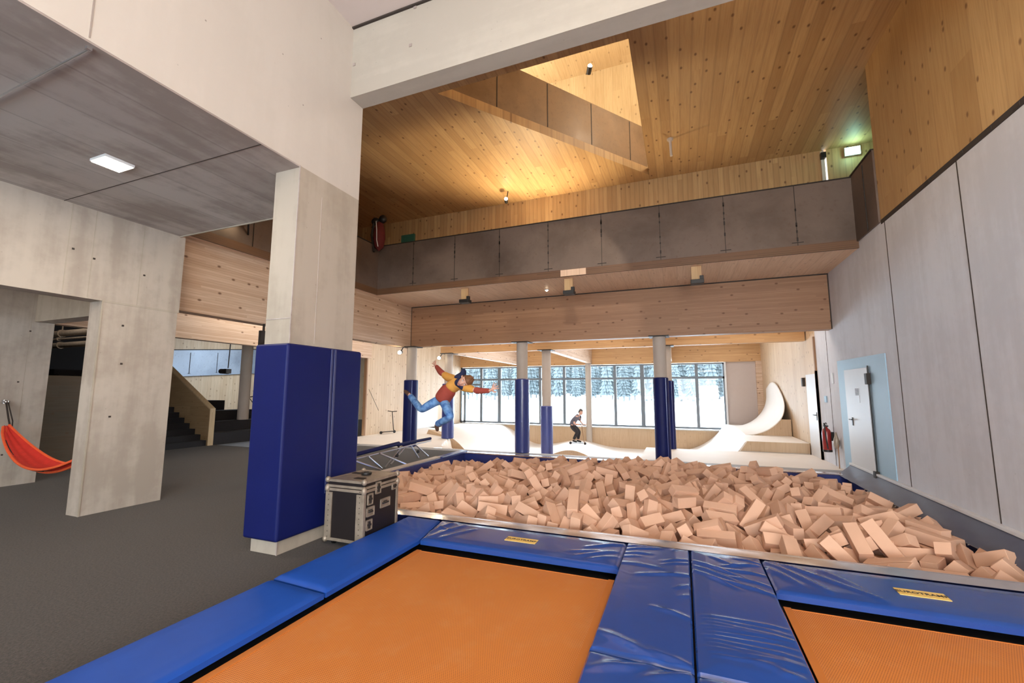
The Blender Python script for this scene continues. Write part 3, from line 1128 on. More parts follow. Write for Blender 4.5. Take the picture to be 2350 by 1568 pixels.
# right trampoline
mp2 = pad([(.012, 2.70), (.592, 2.70), (.592, 4.65), (.012, 4.65)], ZP + .008, .06, M['blue'], tr2,
          [(.02, .86, .65, .72, .013, .009), (.02, .80, .55, .68, .012, .007), (.02, .75, .55, .60, .012, .008), (.35, .79, .95, .79, .014, .008), (.25, .68, .98, .60, .014, .009),
           (.30, .93, .65, .84, .014, .007), (.45, .83, .92, .90, .014, .008), (.60, .95, .97, .93, .012, .006), (.45, .72, .98, .68, .012, .007)]
          + [(.08 + .03 * (k % 3), .34 - .022 * k, .97, .34 - .022 * k - .02 * math.sin(k), .008, .0048) for k in range(12)]
          + [(.55, .10, .75, .09, .014, .007), (.70, .075, .9, .07, .014, .007)], 60, 130)
pad([(.012, .0), (.592, .0), (.592, 2.693), (.012, 2.693)], ZP + .008, .06, M['blue'], tr2,
    [(.1, .99, .98, .95, .012, .006), (.2, .9, .8, .93, .02, .005)], 40, 80)
fp2 = pad([(.605, 3.985), (3.0, 3.985), (3.0, 4.655), (.605, 4.655)], ZP, .055, M['blue'], tr2,
          [(.005, .95, .16, .15, .014, .010), (.03, .98, .30, .12, .014, .009), (.0, .75, .08, .25, .016, .010), (.17, .9, .27, .3, .014, .006)], 100, 30)
pad([(2.72, -.3), (3.05, -.3), (3.05, 3.97), (2.72, 3.97)], ZP, .05, M['blue'], tr2, [], 10, 40)

for tr, cx, cy, w, rz, lab in ((tr1, -1.58, 4.31, .325, -.01, 0), (tr2, 1.60, 4.295, .30, -.01, 1)):
    m = MB()
    h = .12
    m.box(cx - w / 2, cy - h / 2, ZP + .010, cx + w / 2, cy + h / 2, ZP + .0165)
    bd = m.build('badge', M['badge'], tr)
    bd['label'] = 'small yellow badge with dark lettering'
    lettering('EUROTRAMP', .052, (cx, cy, ZP + .0175), rz, bd, M['black'])

# ------------------------------------------------------------ foam pit: edges and lining
m = MB()
PX0, PX1, PY0, PY1 = -5.66, 3.04, 4.90, 10.84
m.box(PX0 - .06, PY0 - .04, -.75, PX0, PY1 + .06, -.02)
m.box(PX1, PY0 - .04, -.75, PX1 + .06, PY1 + .06, -.02)
m.box(PX0, PY1, -.75, PX1, PY1 + .06, -.02)
m.box(PX0, PY0 - .06, -.75, PX1, PY0, HB - .03)
m.box(PX0 - .06, PY0 - .06, -.80, PX1 + .06, PY1 + .06, -.75)
pit = single('foam_pit', m, M['pitblue'], (-1.3, 7.87, -.8), 'wide blue lined foam pit filled with tan foam blocks', 'foam pit')
m = MB()
m.box(PX0 - .06, PY1 - .03, -.02, PX1, PY1 + .14, .012)
m.build('back_rim_pad', M['strip'], pit, bevel=.01)['label'] = 'glossy grey blue strip along the far edge'
m = MB()
m.grid(lambda u, v: (-3.60 + 6.8 * u if True else 0, 4.665 + .225 * v, HB + .004 + .004 * math.sin(u * 55) * math.sin(v * 3.1) - .012 * (v > .96)), 200, 8)
m.box(-3.60, 4.88, -.2, 3.2, 4.905, HB - .004)
m.build('front_rim_sheet', M['strip'], pit, smooth=True)['label'] = 'glossy grey sheet along the near edge'
m = MB()
m.box(-5.8, 4.66, 0, -3.60, 4.90, HB)
m.build('front_rim_end', M['rim'], pit, bevel=.006)['label'] = 'pale end piece of the near edge behind the flight case'
m = MB()
m.box(-5.80, 5.0, -.02, -5.66, 9.6, .06)
m.build('left_rim', M['rim'], pit, bevel=.01)['label'] = 'pale plank along the left edge'
m = MB()
m.box(-5.80, 9.6, -.02, -5.60, 10.95, .05)
m.box(-5.67, 5.0, -.6, -5.63, 10.84, .03)
m.build('left_rim_pad', M['pitblue'], pit, bevel=.015)['label'] = 'blue pad over the left edge'
# the sloping sheet against the tall wall
m = MB()


def rsheet(u, v):
    y = 4.9 + 6.1 * u
    x = 3.17 - .26 * v
    z = .205 - .23 * v - .02 * math.sin(math.pi * v)
    z += .009 * math.sin(y * 5 + v * 5) * math.sin(math.pi * v) + .003 * math.sin(y * 17 + 3 * math.sin(y * 2.3) - v * 9) * v
    return (x, y, z)


m.grid(rsheet, 160, 14)
m.build('side_sheet', M['sheet'], pit, smooth=True)['label'] = 'creased grey blue sheet sloping down from the tall wall'
m = MB()
m.box(3.13, 4.9, .185, 3.2, 11.0, .225)
m.build('side_rail', M['white'], pit, bevel=.004)['label'] = 'bright rail where the sheet meets the wall'
m = MB()
rd = random.Random(4)
for k in range(70):
    y = 5.3 + 4.4 * k / 70
    x = 2.93 + rd.uniform(-.02, .02)
    m.tube([(x, y, -.03), (x - .02, y + .03, -.045 + rd.uniform(-.02, .03)), (x + .01, y + .06, -.03)], .003, 5)
m.tube([(2.93, 5.2, -.03), (2.93, 7.5, -.045), (2.93, 9.8, -.03)], .004, 5)
m.build('netting_cord', M['rim'], pit)['label'] = 'frayed white cord along the sheet'

def foam_label(p, q, L):
    ax = q @ Vector((1, 0, 0))
    pose = 'standing upright' if abs(ax.z) > .75 else ('tilted' if abs(ax.z) > .3 else 'lying flat')
    ang = math.degrees(math.atan2(ax.y, ax.x)) % 180
    turn = 'sideways' if ang < 30 or ang > 150 else ('endwise' if 60 < ang < 120 else 'askew')
    if abs(ax.z) > .75:
        turn = ''
    size = 'tan foam block' if L > 33 else 'short tan foam block'
    if p.y < 6.0:
        row = 'along the glossy edge'
    elif p.y < 8.2:
        row = 'in the near half'
    else:
        row = 'towards the far edge'
    if p.x < -3.4:
        col = 'beside the flight case'
    elif p.x < -.6:
        col = 'behind the left trampoline'
    elif p.x < 1.5:
        col = 'behind the middle pads'
    else:
        col = 'by the tall grey wall'
    return ' '.join((size + ' ' + pose + ' ' + turn).split()) + ' ' + row + ', ' + col

FOAM = """1631 5671 118 129 -671 -683 -259 40;1871 5788 121 259 472 108 836 40;2865 6036 -20 784 416 -407 -216 29;2512 6415 25 379 54 -21 924 40;292 5610 8 984 176 -29 -21 40;1414 5427 19 905 -123 401 -64 40;823 6010 95 284 -70 669 684 40;2812 5648 -38 890 123 350 -266 29;740 6327 126 107 878 150 441 40;2464 5964 -17 220 824 471 -224 40;2580 6617 67 7 -858 513 17 40;939 5181 70 690 10 172 -703 40;2141 6437 15 271 340 60 -898 40;2166 6182 0 819 -304 -171 -455 29;377 6220 68 868 -420 -38 263 40;1482 6466 19 450 -30 350 -821 40;-423 5787 69 858 395 73 320 29;2254 5730 -54 471 29 -27 -881 29;404 6455 125 103 77 518 846 40;1713 7151 53 32 210 961 -179 40;895 5534 57 362 -932 7 21 29;-1323 5502 268 745 132 154 -636 40;1779 5328 12 11 940 -296 168 40;2721 6227 -121 480 358 -268 -755 40;2170 6000 -42 33 17 988 -150 40;1085 6146 64 19 -541 -840 -27 40;-3767 5886 187 993 41 100 48 40;2065 7960 99 274 -929 187 162 40;-36 6568 162 665 -672 -227 232 29;-946 5369 26 7 479 -454 -751 40;2687 7505 38 280 5 632 -722 40;2662 8191 37 56 259 268 926 29;221 5732 65 808 -551 -105 -180 29;-36 6899 223 285 -152 226 -919 40;-1611 5517 77 263 -465 -845 21 40;-555 5238 52 440 -790 -199 378 29;-3222 5854 110 359 805 -54 470 40;679 5433 -70 353 -492 -792 77 40;2422 5671 -52 737 -437 -146 494 40;2201 6891 62 950 -260 -171 -21 40;-3896 5751 65 617 -5 24 -786 40;1401 6641 -18 120 -651 -659 -356 40;1225 5412 -23 593 270 167 740 29;-2074 5743 91 214 144 178 -950 40;-653 6036 68 379 -652 652 79 29;868 7139 134 788 -432 418 -135 40;2680 5700 -89 192 328 -886 -266 40;-1252 5278 10 69 -643 -64 760 40;1755 6812 6 53 -284 -773 565 40;-1854 7992 273 152 -220 954 140 40;-32 5572 80 659 299 383 574 40;-2467 5595 82 49 176 -977 114 40;-464 6088 51 561 -488 -645 -176 40;-1896 5490 98 184 164 254 935 40;-2837 5585 16 468 -851 113 212 29;2224 7140 49 184 233 -908 296 40;1705 5175 6 347 -177 -15 921 40;1115 6725 100 329 -600 696 -219 40;906 5827 65 174 951 -18 -254 29;397 6594 164 774 -434 -182 -424 40;-196 6144 27 166 -270 907 -278 29;1379 9261 221 843 53 -130 -520 40;1816 7807 81 869 220 -267 354 29;-826 6185 126 247 475 -822 -195 40;1374 5809 22 137 967 -24 213 40;323 7244 122 474 -714 -516 4 40;-1885 5282 36 402 -59 239 882 40;-764 6598 190 462 -487 497 550 29;-2843 5883 63 406 101 753 -508 40;-250 7347 169 212 85 936 268 40;-486 6389 194 403 714 573 4 40;3 6388 4 204 -512 -772 317 40;-1344 8141 219 171 -130 -6 -977 40;2454 5171 -33 441 -13 327 -836 40;1553 7729 102 501 239 -746 -368 40;-2012 7682 149 272 -456 -847 14 40;-2758 7407 181 438 -82 -184 -876 40;-1222 5447 98 944 204 76 -248 40;-1090 5590 73 891 -251 364 99 40;-226 5150 -11 23 -760 -606 -233 40;-3494 6162 113 83 929 -61 355 40;-810 5872 86 667 314 496 459 40;2149 5335 -57 27 19 576 817 40;-1078 8240 223 761 -373 355 -394 40;-1789 6661 55 144 -438 606 649 29;1069 7753 24 10 864 361 351 40;-3715 5590 -43 804 -524 -164 229 40;-1673 5263 -43 646 407 -473 439 40;-2718 6091 94 739 -433 -516 16 40;1885 7316 35 867 478 -7 -143 40;92 5336 -29 960 120 -146 -207 40;-2494 5404 24 309 862 -374 146 40;-264 5594 -68 341 -115 885 297 40;531 6587 122 158 -431 -234 857 40;-2276 6921 148 267 369 -477 752 29;-1497 6962 115 162 664 -505 -527 40;-1248 7093 75 357 483 379 704 40;-1355 6271 73 585 544 -519 306 40;-2634 5811 110 147 960 236 20 29;1643 5831 -6 732 622 -232 155 40;1462 9186 117 121 -430 890 -95 40;199 9192 107 935 253 -158 -193 40;-2447 6549 10 622 -451 -635 79 40;-648 5595 33 52 -595 731 -330 29;35 6811 131 142 302 -932 -146 40;2170 10200 20 966 5 -254 21 40;-3025 5709 3 511 667 82 -536 40;1309 5665 43 139 983 -98 66 29;1185 8511 104 466 775 397 -160 40;-2874 6068 174 448 258 -572 -637 29;1268 7764 34 771 274 -4 575 40;1722 7624 -30 333 -326 -205 -861 40;-3358 5275 4 919 -293 -265 -1 29;2692 7072 -55 357 -250 434 789 40;-2692 5010 62 112 -986 14 124 40;163 6673 15 13 632 -747 204 40;2312 7340 73 20 176 -984 -7 40;-1157 6204 36 574 550 349 -496 29;-3961 7313 112 496 -756 -409 124 40;-4482 7339 86 870 194 130 435 40;2273 9356 60 654 714 -220 -117 40;-451 5698 -77 845 467 -166 199 29;-2400 6025 31 83 842 -249 471 40;-4474 6370 56 464 -767 439 59 40;-3702 7972 137 466 6 510 -723 40;-2253 5518 -55 209 301 -930 -18 40;556 5614 -86 360 -628 -668 173 40;-1390 5255 -24 350 562 -326 -675 40;522 9178 86 229 -301 917 127 40;-2977 6637 199 13 373 885 280 40;-289 6731 51 210 909 -345 -99 40;1346 6253 -114 500 732 166 -432 29;1905 9263 74 752 446 331 355 40;2594 8639 -54 682 -671 -236 173 40;1126 9380 148 889 -158 171 395 40;-2954 7163 96 41 226 -615 754 40;-1112 7164 83 152 -766 616 -106 40;681 10026 111 23 108 75 -991 40;-1209 7504 89 648 260 332 -634 40;-683 8719 105 860 235 -85 -446 40;1233 6853 50 662 396 130 623 29;-350 9078 111 609 47 497 -616 40;-977 7288 45 310 504 740 -319 40;-3477 5757 12 396 220 -395 799 29;1316 7413 46 311 -385 758 -425 40;-5238 7335 15 962 -230 -67 131 40;-1497 5625 57 510 143 -165 832 29;1331 8080 78 205 942 93 248 40;2204 8731 64 363 -279 -149 -876 40;-2146 7501 77 389 -323 724 469 40;-968 6224 79 467 293 114 826 29;2481 7033 44 293 -135 -821 470 29;579 6050 -93 302 262 87 912 40;-2214 6414 7 261 98 452 -847 40;-3313 5595 -63 176 801 -453 349 40;-133 8779 96 314 -7 195 -929 29;1130 8242 91 470 43 6 -881 29;963 6839 -25 534 73 603 -588 29;-2201 5935 88 262 679 676 -115 29;507 7504 84 252 -655 268 660 40;-4812 8189 90 838 -305 -234 387 40;-2392 7060 199 101 838 244 -478 40;376 8255 71 536 172 826 17 40;1675 5604 -67 19 242 923 298 40;-1417 7963 106 161 924 215 -272 40;-406 8535 76 210 -189 285 -916 40;-2710 7806 189 214 -238 -226 -920 40;1439 7185 49 448 303 -691 -480 29;-3077 6088 132 658 265 657 -256 29;-2471 5273 -27 322 893 -293 117 40;-1149 5140 -27 338 24 940 32 40;407 8950 97 323 -153 -832 -423 29;-558 6641 181 434 -97 883 150 29;898 8345 39 31 42 378 -924 29;-3211 8146 136 902 -344 259 -28 40;1264 9619 147 766 309 561 44 40;-2235 7243 70 201 -545 -540 609 40;-3416 6497 192 651 653 -262 -285 40;-2769 6884 48 458 -623 -620 -131 29;-2215 8277 197 968 99 -137 187 40;-785 5702 20 251 759 600 1 40;1870 8722 -5 282 -639 -255 669 40;-2126 6579 -19 807 294 -247 448 40;-3363 6649 159 604 641 -473 35 40;2708 6624 -61 981 12 7 193 40;-1872 6386 4 87 943 228 -228 29;-390 6629 57 102 423 739 514 40;-2365 7260 165 57 955 -73 281 29;1079 6443 46 129 -207 84 966 29;-861 5142 -2 597 12 5 -802 40;93 5140 -28 958 194 199 -66 40;-1772 7613 53 369 -490 778 137 29;-2085 7208 118 347 -393 -659 540 40;-3126 9165 105 859 426 -261 -109 40;1964 6590 18 85 -137 736 657 40;2723 9222 -132 44 474 -575 -666 29;-932 8252 110 447 832 -269 -190 40;-2943 6029 55 609 657 397 202 40;-3579 5909 -5 19 49 -327 -944 40;368 5894 12 98 684 679 247 40;-430 8387 -14 472 262 841 30 40;-1733 5843 62 665 721 -40 191 40;-4352 6899 39 336 -885 273 172 40;1585 8937 55 428 533 720 124 40;-1063 7611 59 281 660 -507 -478 40;-2989 6494 115 600 -504 26 -621 40;-545 9414 145 579 -732 -276 -228 40;890 8899 11 132 -155 -927 315 40;-2587 7079 65 670 -289 -283 622 40;1627 6602 -130 505 -581 114 -628 40;943 5409 -42 696 712 -92 -9 29;-4339 8687 28 141 -92 716 678 40;-2442 8106 206 615 561 -502 -236 40;-911 9009 122 227 -74 -291 926 29;2496 9118 -65 735 -123 275 607 40;-3612 7085 126 695 223 485 -482 40;-70 5854 -43 145 -211 20 -966 40;-3651 6357 96 147 197 493 -835 40;-1842 6834 47 825 -58 421 374 29;-135 9127 95 366 733 536 -202 40;579 8201 133 307 -764 -520 227 40;-50 9658 70 297 -900 114 -298 40;-2596 6007 59 540 -718 -425 106 29;-1042 6873 5 740 -649 -175 1 40;1511 8813 -2 485 -793 252 269 29;-2358 6890 40 721 -434 227 -490 40;-579 6362 82 702 291 -206 -617 40;-595 8820 144 782 -427 249 -379 29;-629 7012 149 348 -834 406 -135 40;-1053 9414 169 196 918 238 249 29;-1604 7589 86 693 423 -81 578 40;572 6941 144 196 672 555 450 40;-94 9779 159 244 -409 352 -806 40;949 9190 -35 330 -724 -521 -309 40;-1244 5715 80 214 -950 -228 -16 40;-133 8256 62 344 396 304 796 40;-1545 5188 -105 521 361 472 -613 40;-2930 7331 80 609 -786 30 100 40;1801 8325 16 44 533 656 533 29;-4249 6226 83 191 -525 -803 208 40;2585 9283 -43 558 -267 -140 -774 40;267 7353 48 124 655 394 632 29;-1396 7243 15 518 536 -571 -344 40;1131 9205 70 808 -182 134 544 29;-1296 6074 71 133 213 611 751 40;-3623 7651 78 489 426 -508 -567 40;-1603 7251 31 639 -377 241 626 40;1742 6040 -37 16 177 581 794 40;750 5638 -80 604 432 -146 -653 29;-1803 8057 146 874 429 -129 -189 40;-4208 7326 26 958 -196 -88 187 40;-4003 6535 28 863 363 -332 -118 40;1424 6944 -36 2 -138 716 684 29;2163 7059 -40 432 -889 40 146 40;-3611 9730 47 27 262 -949 174 29;378 9966 76 47 849 -490 -193 40;-4623 8137 57 683 222 -404 -566 40;-2562 8016 153 411 380 768 312 40;-588 9232 125 710 677 159 108 29;-829 8514 -39 293 117 634 -705 40;1188 7503 -33 170 -97 -948 -250 40;-2079 5476 -65 511 102 698 -490 29;-3721 8846 40 496 -677 524 -143 40;-1566 8956 135 232 115 900 350 40;1915 7935 -24 557 793 -208 -136 40;1708 8940 -48 280 719 -612 176 40;-383 6235 -9 326 -578 -727 -178 40;-2995 5483 -30 505 796 -277 -187 40;190 5466 -76 156 -83 -815 551 40;-1105 9864 79 891 58 341 -293 40;-1833 9655 55 279 663 -629 294 40;-4182 7940 155 203 782 -548 -216 40;-798 9446 111 439 -144 504 730 29;-3053 7626 68 36 -297 498 -814 40;-750 9638 142 90 62 -418 -902 29;-2800 9900 18 218 354 -274 -867 40;-3021 8818 76 96 33 -507 -856 29;-4046 7678 130 190 -48 -264 -945 29;1584 9757 103 758 -271 -117 -582 40;216 7991 117 605 175 -272 -727 40;-7 7617 104 295 130 924 -204 29;638 6178 -111 41 342 734 585 29;2441 6550 -86 792 68 50 -605 40;-4042 6175 62 73 834 85 540 40;654 7009 50 165 740 420 498 40;-319 9670 186 510 139 -771 -355 29;-4702 8884 11 127 511 -835 159 40;-1783 7880 89 158 193 852 460 40;2133 8466 27 719 670 -179 -40 40;-539 7003 16 8 282 150 -947 40;624 6567 16 421 -335 -360 762 40;-1095 8925 67 254 -588 20 -768 40;1014 9820 44 892 305 -16 333 40;372 7710 121 340 842 398 130 40;-3164 6621 143 754 252 -360 -489 40;-817 7817 35 242 585 -403 -661 29;-523 7804 18 217 -648 714 151 40;1555 8096 18 416 -19 535 735 40;-329 7105 10 943 78 -251 -206 40;-3254 7693 84 323 902 259 122 40"""
